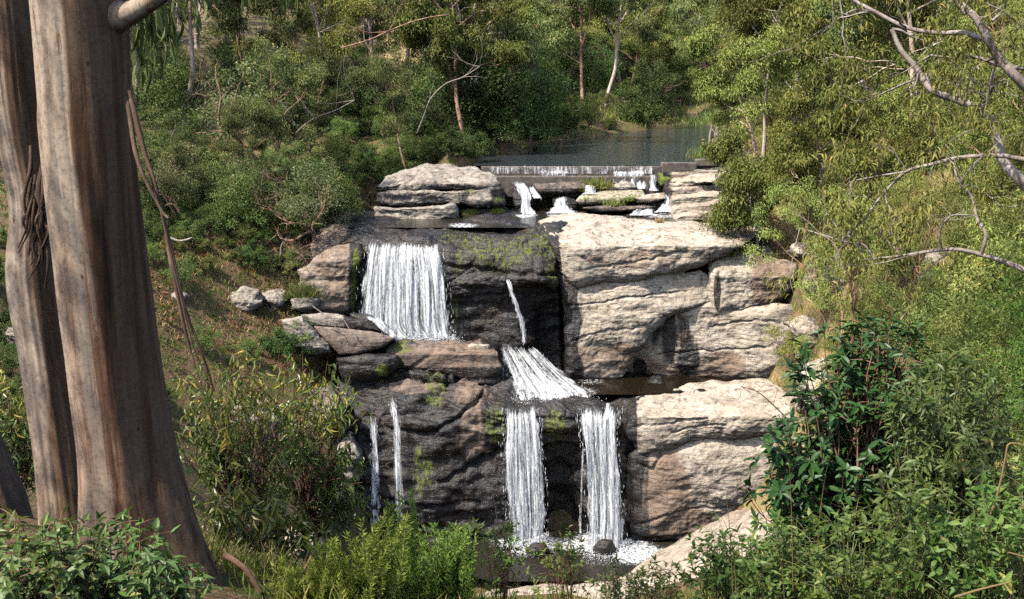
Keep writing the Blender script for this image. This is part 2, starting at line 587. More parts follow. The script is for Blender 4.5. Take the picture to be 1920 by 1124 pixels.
# ---------------------------------------------------------------- terrain
CTRL_PIX = [
    # left bank, from the stream down the bank
    (560, 470, 51), (620, 448, 52.3), (690, 424, 54), (450, 480, 50), (330, 500, 47), (250, 520, 44), (100, 520, 42), (0, 540, 38), (-150, 540, 34),
    (500, 560, 49), (400, 570, 46.5), (300, 600, 43), (150, 620, 40), (0, 620, 36),
    (560, 655, 47), (450, 660, 44.5), (300, 700, 40), (0, 700, 32),
    (600, 730, 45.5), (450, 760, 41.5), (250, 800, 35), (640, 870, 43.2), (600, 900, 42), (450, 900, 38), (250, 900, 29),
    (640, 985, 42.5), (520, 1000, 38), (400, 1000, 30),
    # left forest floor
    (690, 400, 57.5), (600, 400, 57), (500, 400, 56), (350, 420, 54), (200, 430, 52), (0, 430, 50),
    (700, 335, 62), (550, 320, 66), (350, 330, 66), (100, 330, 66), (800, 312, 64),
    (500, 230, 85), (250, 230, 85), (720, 240, 88), (0, 230, 85),
    (872, 282, 65), (850, 290, 61.5), (890, 284, 63), (955, 270, 69), (1060, 245, 82), (1180, 228, 93), (1235, 212, 106),
    (1000, 226, 92), (1100, 208, 100), (1150, 196, 108), (1130, 180, 120), (1100, 140, 145), (960, 130, 150),
    (300, 40, 150), (600, 45, 160), (850, 70, 170), (1200, 120, 170), (1290, 60, 260), (300, 20, 230), (600, 10, 240), (900, 20, 260),
    # right bank
    (1352, 300, 63), (1358, 268, 76), (1352, 225, 108), (1265, 200, 132), (1420, 290, 62), (1410, 250, 80), (1420, 190, 105), (1500, 220, 75), (1500, 150, 105),
    (1400, 390, 55), (1440, 360, 57), (1440, 410, 52), (1510, 440, 49.5), (1510, 520, 48), (1510, 600, 47), (1510, 690, 46.5),
    (1620, 440, 46), (1620, 550, 44), (1620, 650, 42), (1500, 760, 44), (1500, 900, 42), (1450, 1015, 40.5),
    (1700, 350, 46), (1800, 300, 42), (1920, 260, 36), (1920, 170, 47), (1800, 200, 60), (1700, 230, 65), (1650, 110, 105), (1900, 80, 95),
    (1750, 480, 38), (1900, 450, 28), (1700, 650, 34), (1900, 620, 22), (1900, 800, 15), (1700, 820, 24), (1600, 920, 24), (1600, 1010, 18), (1920, 960, 10),
    # slab shelf below the falls
    (1400, 1050, 39.5), (1250, 1124, 40), (1100, 1124, 38.5), (900, 1120, 40), (1000, 1100, 41.5),
]
CTRL_PIX += [(1300, 1190, 30), (1300, 1210, 22), (1430, 1160, 30), (1430, 1150, 22), (1180, 1200, 34), (1350, 1150, 35), (1440, 1090, 36)]
CTRL_RAW = [
    (0, 0, -1.8), (0, 3, -2.4), (0, 7, -4.3), (0, 12, -7.2), (0, 20, -11.8), (0, 30, -17.4), (0, 36, -20.3),
    (-2.6, 6.5, -3.35), (-3.5, 7.5, -3.7), (-6, 10, -4.7), (-10, 12, -4.8), (-10, 20, -9.6), (4, 7, -3.9), (6, 10, -4.6), (5, 20, -10.6), (4, 12, -6.6),
    (0, -20, 4), (-25, -10, 3), (25, -10, 4), (30, 0, 5), (32, 20, 4), (-30, 0, 2), (-30, 20, -3), (45, 60, 9), (60, 120, 15), (-60, 60, 2), (-60, 120, 8),
    (300, 300, 50), (-300, 300, 40), (0, 420, 34), (300, 0, 40), (-300, 0, 30), (0, -200, 20), (300, -200, 40), (-300, -200, 30), (650, 650, 60), (-650, 650, 60), (650, -300, 60), (-650, -300, 60), (0, 700, 50),
]
for x in (-6.5, -3, 0, 3.5, 7):
    CTRL_RAW += [(x, 42.0, -23.0), (x, 45.5, -22.8), (x, 48, -19.5), (x, 50.2, -15.5), (x, 52.3, -10.6), (x, 56, -10.0), (x, 60, -9.3), (x, 64, -7.9)]
for x in (10.0, 13.0):
    CTRL_RAW += [(x, 49.8, -16.5), (x, 51.8, -11.5), (x, 54, -9.6)]
CTRL_RAW += [(3.5, 75, -7.6), (9, 75, -7.6), (14, 76, -7.2), (13, 90, -7.4), (17, 97, -7.2), (19.5, 110, -7.0), (19, 122, -6.9), (-1, 66, -7.4), (5, 68, -7.6), (11, 66, -7.6), (14, 66, -7.2)]
_c = np.array([P(*q) for q in CTRL_PIX] + [np.array(q, float) for q in CTRL_RAW])


def _phi(a, b):
    return -np.sqrt(((a[:, None, :2] - b[None, :, :2]) ** 2).sum(-1) + 0.25)


_n = len(_c)
_A = np.zeros((_n + 3, _n + 3))
_A[:_n, :_n] = _phi(_c, _c) + np.eye(_n) * 0.12
_A[:_n, _n] = 1; _A[:_n, _n + 1:] = _c[:, :2]
_A[_n:, :_n] = _A[:_n, _n:].T
_w = np.linalg.solve(_A, np.concatenate([_c[:, 2], np.zeros(3)]))


def terrain(x, y):
    x = np.asarray(x, float); y = np.asarray(y, float)
    q = np.stack([x.ravel(), y.ravel()], -1)
    out = np.empty(len(q))
    for s in range(0, len(q), 20000):
        b = q[s:s + 20000]
        out[s:s + 20000] = _phi(b, _c) @ _w[:_n] + _w[_n] + b @ _w[_n + 1:]
    p = np.stack([q[:, 0], q[:, 1], 0 * q[:, 0]], -1)
    r = np.hypot(q[:, 0], q[:, 1])
    out += 0.30 * fbm(p * 0.35, 4) * sstep(2, 12, r) + 2.5 * fbm(p * 0.02, 3) * sstep(140, 300, r)
    return out.reshape(x.shape)


def graded(lo, hi, a, b, fine, far):
    t = list(np.arange(a, b, fine))
    s, q = fine, b
    while q < hi:
        t.append(q); s *= 1.13; q += min(s, far)
    t.append(hi)
    s, q = fine, a - fine
    while q > lo:
        t.insert(0, q); s *= 1.13; q -= min(s, far)
    t.insert(0, lo)
    return np.array(t)


gx = graded(-700, 700, -28, 26, 0.36, 40)
gy = graded(-320, 760, 2, 76, 0.36, 40)
XX, YY = np.meshgrid(gx, gy, indexing='ij')
ZZ = terrain(XX, YY)
def ground_z(x, y):
    x = np.asarray(x, float); y = np.asarray(y, float)
    i = np.clip(np.searchsorted(gx, x) - 1, 0, len(gx) - 2); j = np.clip(np.searchsorted(gy, y) - 1, 0, len(gy) - 2)
    a = (x - gx[i]) / (gx[i + 1] - gx[i]); b = (y - gy[j]) / (gy[j + 1] - gy[j])
    return (ZZ[i, j] * (1 - a) * (1 - b) + ZZ[i + 1, j] * a * (1 - b) + ZZ[i, j + 1] * (1 - a) * b + ZZ[i + 1, j + 1] * a * b)


G = np.stack([XX, YY, ZZ], -1)
uu, vv = proj(G)
front = YY > 1
dry = np.where(front & (uu > 1380), 0.42, 0.15) + np.where(front & (uu > 1380) & (YY > 20) & (YY < 60), 0.10, 0)
dry = np.maximum(dry, sstep(118, 150, YY) * 0.95)
dry = np.where(front & (uu > 1750) & (YY < 30), 0.6, dry)
dry = np.where(front & (uu < 720), 0.05, dry)
dry = np.maximum(dry, np.where((uu > 1060) & (uu < 1260) & (YY > 85) & (YY < 130), 0.40, 0))
acc = Acc()
acc.add(G, quads=grid_quads(*XX.shape)[:, ::-1])
tag(link('ground', acc.mesh('ground', M['ground'], True, vattr={'dry': dry})), kind='structure')

# ---------------------------------------------------------------- rock faces of the two steps
def poly_mask(u, v, pts, soft=8.0):
    """1 inside a blob given as list of (u, v, ru, rv) ellipses in the photograph, soft edges"""
    m = np.zeros(np.shape(u))
    for (a, b, ra, rb) in pts:
        r = np.sqrt(((u - a) / ra) ** 2 + ((v - b) / rb) ** 2)
        m = np.maximum(m, 1 - sstep(0.55, 1.25, r))
    return m


def line_dist(u, v, line, seed=0.0):
    """distance to a crack line, wobbling"""
    q = np.stack([u * .04, v * .04, np.full(np.shape(u), seed)], -1)
    v = v + 5.0 * perlin(q) + 2.0 * perlin(q * 3.1)
    best = np.full(np.shape(u), 1e9)
    for (a, b), (c, d) in zip(line[:-1], line[1:]):
        t = np.clip(((u - a) * (c - a) + (v - b) * (d - b)) / ((c - a) ** 2 + (d - b) ** 2), 0, 1)
        best = np.minimum(best, np.hypot(u - a - t * (c - a), v - b - t * (d - b)))
    return best


def rock_patch(name, cols, nu, nv, mat, amp, label, cat, wet, moss, seed=0.0, strata=1.0, flip=False, thick=2.5, cracks=(), zs=0.8, tension='crom'):
    G = patch_grid(cols, nu, nv, tension)
    N = grid_normals(G)
    if N[..., 1].mean() > 0:
        N = -N
    D = rock_disp(G, amp, strata, seed, zs)
    u, v = proj(G)
    for line, dep_, wd in cracks:
        D = D - dep_ * np.exp(-(line_dist(u, v, line, seed) / wd) ** 2)
    G2 = G + N * D[..., None]
    n, m = G2.shape[:2]
    back = G2 + np.array([0, thick, -0.6])                  # a solid block, not a skin
    acc = Acc()
    V = np.concatenate([G2.reshape(-1, 3), back.reshape(-1, 3)])
    q = grid_quads(n, m)
    k = n * m
    rim = []
    idx = np.arange(k).reshape(n, m)
    for e in (idx[0], idx[-1], idx[:, 0], idx[:, -1]):
        rim.append(np.stack([e[:-1], e[1:], e[1:] + k, e[:-1] + k], -1))
    acc.add(V, quads=np.concatenate([q] + rim))
    org = V[:k].mean(0); org[2] = V[:k, 2].min()
    W = wet(u, v, G2); Ms = moss(u, v, G2)
    o = link(name, acc.mesh(name, mat, True, org, {'wet': np.concatenate([W.ravel()] * 2), 'moss': np.concatenate([Ms.ravel()] * 2), 'stain': np.full(2 * k, 0.3)}), loc=org)
    return tag(o, label, cat)


def col_u(u, rows):
    return [(u if len(r) == 2 else r[2], r[0], r[1]) for r in rows]


up = []
for u, base in ((585, 0.9), (640, 0.35), (690, 0.1), (760, 0), (830, 0), (880, -0.1), (930, -0.2), (975, -0.35), (1020, -0.2), (1055, 0.25), (1085, 0.9)):
    nose = math.exp(-((u - 1000) / 45.0) ** 2)
    rec = math.exp(-((u - 1030) / 45.0) ** 2)
    rnd_ = 1.0 if 840 < u < 1070 else 0.0
    up.append(col_u(u, [(400, 57.5), (412, 54.6), (424, 52.6), (434 + 1 * (1 - rnd_), 51.0 + base), (449 + 4 * (1 - rnd_), 49.9 + base + .25 * rnd_), (478, 49.25 + base),
                        (515, 48.95 + base - 0.7 * nose), (528, 48.9 + base - 0.75 * nose), (545, 49.0 + base + 0.7 * rec), (590, 49.0 + base + 1.2 * rec), (640, 48.95 + base + 1.2 * rec),
                        (690, 48.9 + base + 1.0 * rec), (730, 48.8 + base + 0.8 * rec)]))
rock_patch('cliff', up, 210, 190, M['brown'], 0.30, 'dark wet upper cliff face streaked with green moss behind the widest waterfall', 'cliff',
           lambda u, v, p: 0.95 - 0.7 * (1 - sstep(640, 672, u + 14 * np.sin(v * .06) + 8 * np.sin(v * .17))) * (1 - sstep(560, 620, v)),
           lambda u, v, p: np.clip(0.52 * poly_mask(u, v, [(1000, 460, 60, 40), (880, 445, 70, 22), (665, 520, 9, 60), (852, 590, 9, 45), (930, 480, 80, 40), (1035, 500, 18, 40), (860, 500, 12, 50)]) , 0, 1),
           seed=2.0, strata=0.7, cracks=(([(850, 500), (940, 508), (1050, 520)], .22, 3), ([(860, 562), (960, 548), (1010, 556)], .18, 3), ([(1046, 450), (1055, 560), (1062, 690)], .5, 5), ([(850, 455), (930, 462), (1040, 452)], .15, 3)))

lo = []
LROWS = {
    640: [(650, 50.5), (672, 48.6), (700, 47.4), (728, 46.8), (760, 46.2), (800, 45.6), (880, 45.2), (960, 44.9), (1020, 44.7), (1075, 44.5)],
    690: [(645, 50.5), (668, 48.4), (695, 47.0), (722, 46.3), (760, 45.5), (800, 44.9), (880, 44.6), (960, 44.4), (1020, 44.2), (1075, 44.0)],
    730: [(640, 50.5), (648, 47.9), (690, 47.0), (705, 46.5), (745, 45.5), (800, 44.9), (880, 44.6), (960, 44.4), (1020, 44.2), (1075, 44.0)],
    790: [(638, 50.5), (645, 47.6), (690, 46.9), (704, 46.2), (750, 45.3), (800, 44.7), (880, 44.5), (960, 44.3), (1020, 44.2), (1075, 44.0)],
    850: [(638, 50.5), (646, 47.5), (695, 46.8), (706, 46.0), (752, 45.2), (800, 44.6), (880, 44.5), (960, 44.4), (1020, 44.3), (1075, 44.0)],
    905: [(638, 50.5), (648, 47.6), (715, 46.8), (742, 46.0), (764, 45.2), (800, 44.6), (880, 44.6), (960, 44.6), (1020, 44.5), (1075, 44.2)],
    940: [(638, 50.5), (660, 48.3), (705, 47.3), (745, 46.1), (768, 45.0), (800, 44.6), (880, 44.6), (960, 44.6), (1020, 44.5), (1075, 44.2)],
    985: [(640, 50.5), (668, 48.6), (712, 47.4), (746, 46.1), (770, 45.0), (800, 44.6), (880, 44.7), (960, 44.8), (1020, 44.8), (1075, 44.4)],
    1030: [(668, 50.5), (692, 48.8), (722, 47.4), (746, 46.2), (768, 45.1), (800, 44.6), (845, 45.2), (960, 46.2), (1020, 46.2), (1075, 45.0)],
    1062: [(702, 50.5), (714, 48.8), (734, 47.4), (744, 46.2), (766, 45.1), (800, 44.6), (840, 45.4), (960, 46.3), (1020, 46.2), (1075, 45.0)],
    1100: [(706, 50.5), (716, 48.8), (734, 47.4), (744, 46.2), (766, 45.1), (796, 44.6), (860, 45.0), (960, 45.3), (1020, 45.2), (1075, 44.6)],
    1150: [(706, 50.5), (716, 48.8), (734, 47.4), (742, 46.3), (768, 45.2), (800, 44.7), (880, 44.7), (960, 44.7), (1020, 44.6), (1075, 44.3)],
    1195: [(706, 50.5), (716, 48.8), (733, 47.4), (742, 46.6), (768, 45.6), (800, 45.1), (880, 45.1), (960, 45.1), (1020, 45.0), (1075, 44.8)],
    1240: [(706, 50.5), (716, 48.8), (734, 47.6), (750, 47.2), (768, 46.6), (800, 46.2), (880, 46.2), (960, 46.1), (1020, 46.0), (1075, 45.8)],
}
for u in sorted(LROWS):
    lo.append(col_u(u, LROWS[u]))
rock_patch('cliff', lo, 230, 200, M['brown'], 0.36, 'dark stepped lower cliff face between the thin left trickles and the twin falls', 'cliff',
           lambda u, v, p: 0.74 + 0.2 * (u > 900) - 0.36 * poly_mask(u, v, [(860, 665, 80, 26), (900, 730, 50, 40), (775, 720, 50, 16), (890, 830, 30, 90)]) + 0.3 * sstep(830, 900, v),
           lambda u, v, p: 0.55 * poly_mask(u, v, [(745, 680, 14, 30), (715, 700, 20, 20), (790, 880, 28, 60), (815, 720, 26, 60), (930, 800, 30, 50), (1040, 800, 26, 40), (760, 655, 30, 8)]),
           seed=5.0, strata=1.0, cracks=(([(700, 706), (760, 702), (822, 712), (870, 702), (935, 746)], .35, 3.2), ([(735, 806), (800, 816), (850, 790), (905, 742)], .32, 3.2), ([(826, 905), (870, 890), (905, 866), (940, 852)], .40, 4), ([(790, 712), (815, 694), (842, 690), (836, 716)], .3, 3), ([(700, 930), (800, 950), (900, 942)], .25, 3.5), ([(930, 782), (1060, 786), (1180, 780)], .15, 3)))


# ---------------------------------------------------------------- single rocks
def rock(name, outline, d, label, cat='rock', mat='pale', thick=3.0, bulge=0.6, centre=None, tilt=0.0, vref=None, back=0.0, amp=0.12, strata=1.0,
         seed=0.0, na=150, nr=30, wet=None, moss=None, soft=4.0, utilt=0.0, parent=None, group=None, slump=None, grow_px=0.0, cracks=(), stain=None):
    """solid rock whose face follows an outline at distance d; tilt = metres further back per pixel above vref"""
    O = np.array(outline, float)
    C = O.mean(0) if centre is None else np.array(centre, float)
    w = O - C
    O = C + w * (1 + grow_px / (np.linalg.norm(w, axis=1)[:, None] + 1e-6))
    R = np.concatenate([O, O[:1]])
    # round the corners a little, then resample by arc length
    seg = np.linalg.norm(np.diff(R, axis=0), axis=1)
    s = np.concatenate([[0], np.cumsum(seg)])
    t = np.linspace(0, s[-1], na, endpoint=False)
    B = np.stack([np.interp(t, s, R[:, 0]), np.interp(t, s, R[:, 1])], -1)
    for _ in range(2):
        B = 0.5 * B + 0.25 * (np.roll(B, 1, 0) + np.roll(B, -1, 0))
    r = np.linspace(0.02, 1, nr) ** 0.8
    UV = C + r[:, None, None] * (B - C)[None]
    vref = C[1] if vref is None else vref
    dep = d + tilt * np.clip(vref - UV[..., 1], 0, None) + back * np.clip(UV[..., 1] - vref, 0, None) + utilt * (UV[..., 0] - C[0])
    dep = dep - bulge * (1 - r[:, None] ** soft)
    front_ = P(UV[..., 0], UV[..., 1], dep)
    rim = front_[-1]
    slump = max(0.0, (O[:, 1].min() - HORIZON) / F_PX + 0.04) if slump is None else slump
    cw = rim.mean(0)
    nb = 9
    rings = []
    for k in range(1, nb + 1):
        f = k / nb
        sc = 1.0 - 0.30 * f ** 2
        q = cw + (rim - cw) * np.array([sc, 1, sc])
        q = q + np.array([0, thick * f, -slump * thick * f])
        rings.append(q)
    V = np.concatenate([front_, np.array(rings)])
    N = grid_normals(V)
    cc = V.reshape(-1, 3).mean(0)
    if (N * (V - cc)).sum(-1).mean() < 0:
        N = -N
    D = rock_disp(V, amp, strata, seed)
    if cracks:
        cu, cv = proj(V)
        for line, dep_, wd in cracks:
            D = D - dep_ * np.exp(-(line_dist(cu, cv, line, seed) / wd) ** 2)
    V = V + N * D[..., None]
    n = len(V)
    first, last = V[0].mean(0), V[-1].mean(0)
    flat = np.concatenate([V.reshape(-1, 3), [first, last]])
    j = np.arange(na)
    fan = np.concatenate([np.stack([np.full(na, n * na), j, (j + 1) % na], -1),
                          np.stack([np.full(na, n * na + 1), (n - 1) * na + (j + 1) % na, (n - 1) * na + j], -1)])
    acc = Acc()
    acc.add(flat, tris=fan, quads=grid_quads(n, na, True))
    u, v = proj(flat)
    W = wet(u, v, flat) if callable(wet) else np.full(len(flat), wet or 0.0)
    Ms = moss(u, v, flat) if callable(moss) else np.full(len(flat), moss or 0.0)
    St = stain(u, v, flat) if callable(stain) else np.full(len(flat), stain or 0.0)
    org = flat.mean(0); org[2] = flat[:, 2].min()
    o = link(name, acc.mesh(name, M[mat], True, org, {'wet': W, 'moss': Ms, 'stain': St}), loc=org)
    return tag(o, label, cat, group)


Z = lambda v, c=0.0: 0.0
# upper right pale mass: cap, overhanging middle, right block, recessed wall under the overhang
rock('rock_slab', [(1012, 416), (1060, 408), (1130, 411), (1220, 416), (1330, 422), (1425, 412), (1430, 432), (1385, 462), (1330, 490), (1270, 508), (1180, 522), (1090, 538), (1062, 512), (1040, 460)],
     48.9, 'broad pale sandstone cap slab above the overhang, below the stream', 'rock', 'pale', 4.5, 0.40, (1190, 462), 0.075, 462, soft=9.0, amp=0.20, grow_px=5.0, cracks=(([(1040, 440), (1075, 432), (1110, 430)], .08, 2.0), ([(1090, 458), (1120, 462), (1140, 458)], .10, 2.0), ([(1190, 455), (1220, 460), (1240, 445)], .10, 2.0), ([(1100, 505), (1200, 490), (1290, 470)], .10, 2.0)), stain=lambda u, v, p: 0.42 * poly_mask(u, v, [(1190, 488, 110, 22), (1390, 440, 40, 18)]), strata=0.24, seed=1.0, na=260, nr=60,
     wet=lambda u, v, p: 0.75 * (u < 1046 + 0.1 * (v - 420)) * (v > 440) + 0.5 * poly_mask(u, v, [(1330, 480, 60, 12), (1280, 500, 40, 8)]),
     moss=lambda u, v, p: 0.5 * poly_mask(u, v, [(1300, 505, 50, 9), (1270, 465, 14, 10), (1390, 458, 30, 10)]))
rock('rock_slab', [(1056, 528), (1090, 532), (1180, 520), (1250, 514), (1310, 508), (1334, 530), (1330, 566), (1290, 578), (1248, 594), (1215, 622), (1196, 655), (1168, 704), (1100, 706), (1066, 704), (1062, 620)],
     48.75, 'pale pitted rock wall with a jagged overhanging right edge beside the black cleft', 'rock', 'pale', 3.2, 0.35, (1140, 600), 0.006, 600, amp=0.20, grow_px=5.0, cracks=(([(1060, 575), (1110, 568), (1200, 556), (1290, 545)], .10, 2.0), ([(1070, 640), (1130, 622), (1210, 612)], .10, 2.0), ([(1120, 528), (1140, 545), (1175, 530)], .10, 2.0)), stain=lambda u, v, p: 0.46 * sstep(612, 660, v), strata=0.24, seed=4.0, na=260, nr=60, soft=8.0,
     wet=lambda u, v, p: 0.80 * (1 - sstep(1080, 1098, u + 4 * np.sin(v * .07))) + 0.42 * sstep(640, 690, v) * 0.6)  # dark left edge is shadow painted through the wet mask
rock('rock_block', [(1338, 492), (1372, 478), (1415, 472), (1470, 488), (1492, 500), (1480, 545), (1455, 572), (1395, 582), (1342, 584), (1330, 540)],
     49.0, 'upright rock block with white lime streaks right of the overhang', 'rock', 'pale', 3.0, 0.4, None, 0.02, 520, soft=8.0, amp=0.20, grow_px=5.0, stain=lambda u, v, p: 0.5 * sstep(1395, 1420, u), strata=0.24, seed=7.0, na=200, nr=45,
     wet=lambda u, v, p: 0.72 * poly_mask(u, v, [(1345, 545, 9, 50)]))
rock('rock_wall', [(1150, 640), (1215, 590), (1320, 566), (1400, 580), (1490, 568), (1500, 630), (1490, 690), (1400, 712), (1270, 712), (1150, 712)],
     49.25, 'shaded recessed rock wall with black water stains above the brown pool', 'rock', 'pale', 3.0, 0.5, (1330, 640), 0.0, utilt=-0.006, amp=0.20, grow_px=5.0, cracks=(([(1170, 680), (1260, 660), (1400, 655), (1490, 640)], .10, 2.0), ([(1330, 615), (1420, 600), (1490, 606)], .08, 2.0)), stain=lambda u, v, p: 0.40 * sstep(640, 670, v) * (u < 1400), strata=0.24, seed=9.0, na=240, nr=55, soft=8.0,
     wet=lambda u, v, p: 0.62 * poly_mask(u, v, [(1255, 620, 50, 60), (1290, 660, 26, 50), (1200, 690, 14, 20)]) + 0.33 * sstep(650, 690, v))
# lower right pale mass
rock('rock_slab', [(1183, 762), (1200, 745), (1290, 726), (1400, 716), (1500, 716), (1510, 790), (1440, 810), (1370, 822), (1300, 826), (1240, 842), (1205, 850), (1182, 810)],
     44.3, 'sunlit cream slab beside the right twin fall, above the bulging rock', 'rock', 'pale', 4.0, 0.4, (1330, 778), 0.055, 782, soft=9.0, amp=0.20, grow_px=5.0, cracks=(([(1184, 800), (1260, 795), (1330, 782), (1400, 776)], .10, 2.0), ([(1260, 812), (1320, 800), (1360, 796)], .10, 2.0)), strata=0.24, seed=12.0, na=240, nr=55,
     wet=lambda u, v, p: 0.8 * (1 - sstep(1188, 1206, u)))
rock('rock_bulge', [(1180, 850), (1240, 836), (1330, 816), (1430, 806), (1510, 800), (1520, 900), (1480, 975), (1400, 985), (1330, 1012), (1240, 1022), (1192, 1010), (1182, 930)],
     44.6, 'bulging lichen-flecked rock at the foot of the right twin fall', 'rock', 'pale', 3.5, 0.7, (1330, 905), 0.0, amp=0.20, grow_px=5.0, cracks=(([(1190, 985), (1260, 965), (1330, 955), (1420, 960)], .12, 2.4), ([(1195, 870), (1225, 880), (1240, 850)], .14, 2.4)), stain=lambda u, v, p: 0.50 * (1 - sstep(1270, 1320, u - 0.35 * (v - 900))) + 0.45 * sstep(940, 980, v), strata=0.24, seed=15.0, na=260, nr=60, soft=3.0,
     wet=lambda u, v, p: 0.8 * (1 - sstep(1195, 1240, u + 0.12 * (v - 900))) + 0.44 * sstep(930, 990, v) * (u < 1420))  # left strip is a cast shadow painted over the brown stain
rock('rock_shelf', [(1160, 1112), (1262, 1062), (1330, 1026), (1385, 990), (1420, 962), (1480, 965), (1500, 1080), (1440, 1140), (1250, 1150), (1120, 1140)],
     38.4, 'smooth pinkish rock shelf at the near edge of the lower pool', 'rock', 'pale', 4.0, 0.5, (1320, 1070), 0.022, 1120, slump=0.25, stain=0.28, amp=0.12, seed=18.0, na=180, nr=40)
rock('rock_shelf', [(860, 1128), (930, 1112), (1040, 1098), (1140, 1092), (1200, 1110), (1200, 1150), (860, 1150)],
     39.5, 'low pale rock shelf behind the feathery green fronds', 'rock', 'pale', 4.0, 0.4, None, 0.02, 1130, slump=0.45, amp=0.12, seed=21.0)
rock('boulder', [(1112, 1040), (1114, 1022), (1130, 1010), (1148, 1012), (1157, 1028), (1156, 1048), (1130, 1056), (1114, 1052)],
     43.2, 'small dark round boulder standing in foam below the twin falls', 'boulder', 'brown', 0.9, 0.35, amp=0.05, seed=3.0, na=70, nr=16, soft=2.2, wet=0.75)
rock('boulder', [(985, 1032), (1000, 1018), (1022, 1020), (1034, 1036), (1026, 1052), (996, 1052)],
     42.9, 'low dark boulder half awash below the left twin fall', 'boulder', 'brown', 0.8, 0.3, amp=0.05, seed=6.0, na=70, nr=16, soft=2.2, wet=0.7)
# left of the upper fall
rock('rock_block', [(556, 508), (590, 478), (632, 459), (676, 456), (680, 480), (670, 530), (667, 590), (640, 602), (590, 590), (560, 552)],
     49.0, 'grey rock pillar with a green moss edge left of the widest waterfall', 'rock', 'grey', 2.5, 0.45, amp=0.20, stain=0.38, seed=24.0, tilt=0.02, vref=490,
     wet=lambda u, v, p: 0.7 * sstep(644, 660, u), moss=lambda u, v, p: 0.95 * poly_mask(u, v, [(668, 500, 8, 40), (664, 560, 8, 40)]))
rock('rock_slab', [(588, 612), (640, 616), (700, 622), (742, 634), (716, 652), (665, 666), (636, 666), (612, 640)],
     46.6, 'flat-faced dark brown slab with a pointed tip at the foot of the widest waterfall', 'rock', 'brown', 2.4, 0.12, (660, 640), 0.012, 640, amp=0.04, strata=0.4, seed=27.0, soft=10, wet=0.35)
rock('boulder', [(558, 590), (600, 584), (640, 590), (690, 604), (722, 622), (690, 626), (640, 618), (592, 612), (566, 602)],
     47.2, 'pale-topped sloping boulder behind the pointed slab', 'boulder', 'grey', 1.8, 0.3, amp=0.09, seed=30.0, wet=lambda u, v, p: 0.7 * sstep(625, 650, u))
rock('boulder', [(655, 588), (690, 588), (720, 602), (745, 632), (735, 642), (700, 625), (665, 610)],
     47.9, 'wet mossy boulder splashed by the left foot of the widest waterfall', 'boulder', 'brown', 1.2, 0.3, amp=0.07, seed=33.0, wet=0.9, moss=0.35, na=90, nr=20)
rock('boulder', [(524, 598), (566, 590), (590, 615), (620, 645), (626, 662), (590, 672), (545, 660), (528, 630)],
     46.8, 'crumbly lichen-grey boulder at the left edge of the pointed slab', 'boulder', 'grey', 2.0, 0.5, amp=0.14, seed=36.0)
rock('boulder', [(545, 562), (575, 558), (600, 562), (592, 578), (568, 582), (550, 574)],
     48.3, 'small pale boulder under the bright green tussock', 'boulder', 'grey', 1.0, 0.3, amp=0.07, seed=39.0, na=80, nr=18)
rock('rock_block', [(630, 672), (690, 666), (744, 668), (748, 684), (722, 708), (690, 716), (640, 712)],
     46.2, 'wet dark block with a moss tuft beneath the pointed slab', 'rock', 'brown', 1.8, 0.3, amp=0.08, seed=42.0, wet=0.85, moss=lambda u, v, p: 0.8 * poly_mask(u, v, [(716, 694, 16, 14)]))
rock('rock_slab', [(724, 650), (770, 640), (850, 641), (905, 645), (935, 656), (942, 700), (938, 738), (890, 735), (830, 702), (760, 700), (735, 690)],
     46.9, 'rusty brown ledge block between the widest waterfall and the fan cascade', 'rock', 'brown', 2.4, 0.25, (850, 675), 0.03, 665, amp=0.13, stain=0.35, seed=45.0, soft=8,
     wet=lambda u, v, p: 0.42 + 0.25 * (v > 690), moss=lambda u, v, p: 0.6 * poly_mask(u, v, [(750, 655, 30, 12), (745, 690, 12, 20)]))
rock('rock_slab', [(868, 652), (884, 644), (918, 646), (920, 656), (890, 660)], 47.3, 'small orange-buff stone on the rusty ledge', 'rock', 'pale', 0.8, 0.15, amp=0.04, seed=47, na=60, nr=14)
# layered outcrop at the upper left of the stream
rock('rock_slab', [(698, 348), (730, 330), (790, 314), (840, 309), (890, 317), (932, 332), (938, 350), (880, 354), (840, 356), (780, 360), (730, 364), (700, 364)],
     57.2, 'grey lens-shaped slab topping the layered outcrop left of the weir', 'rock', 'grey', 5.0, 0.4, (820, 338), 0.06, 345, amp=0.22, seed=50.0, soft=5, na=180, nr=36)
rock('rock_slab', [(705, 362), (780, 358), (850, 355), (910, 354), (944, 352), (944, 384), (900, 386), (820, 386), (705, 388)],
     56.4, 'middle layer of the grey outcrop left of the cascade', 'rock', 'grey', 4.0, 0.3, (820, 371), 0.0, amp=0.24, seed=53.0, soft=8, na=180, nr=30,
     wet=lambda u, v, p: 0.62 * sstep(840, 870, u) - 0.5 * poly_mask(u, v, [(900, 370, 22, 14)]), moss=lambda u, v, p: 0.55 * poly_mask(u, v, [(885, 358, 26, 12), (935, 375, 14, 12)]))
rock('rock_slab', [(702, 388), (780, 386), (852, 385), (858, 408), (826, 418), (760, 424), (702, 428)],
     54.9, 'bottom layer of the grey outcrop, at the stream edge', 'rock', 'grey', 4.0, 0.35, (780, 404), 0.0, amp=0.2, seed=56.0, soft=8, na=160, nr=30)
rock('rock_slab', [(850, 390), (900, 387), (950, 388), (960, 400), (940, 410), (860, 410)],
     56.6, 'low wet ledge with bright moss tufts under the layered outcrop', 'rock', 'brown', 3.0, 0.3, amp=0.08, seed=58.0, wet=0.8, moss=lambda u, v, p: 0.9 * poly_mask(u, v, [(882, 400, 18, 10), (933, 396, 16, 9)]), na=90, nr=20)
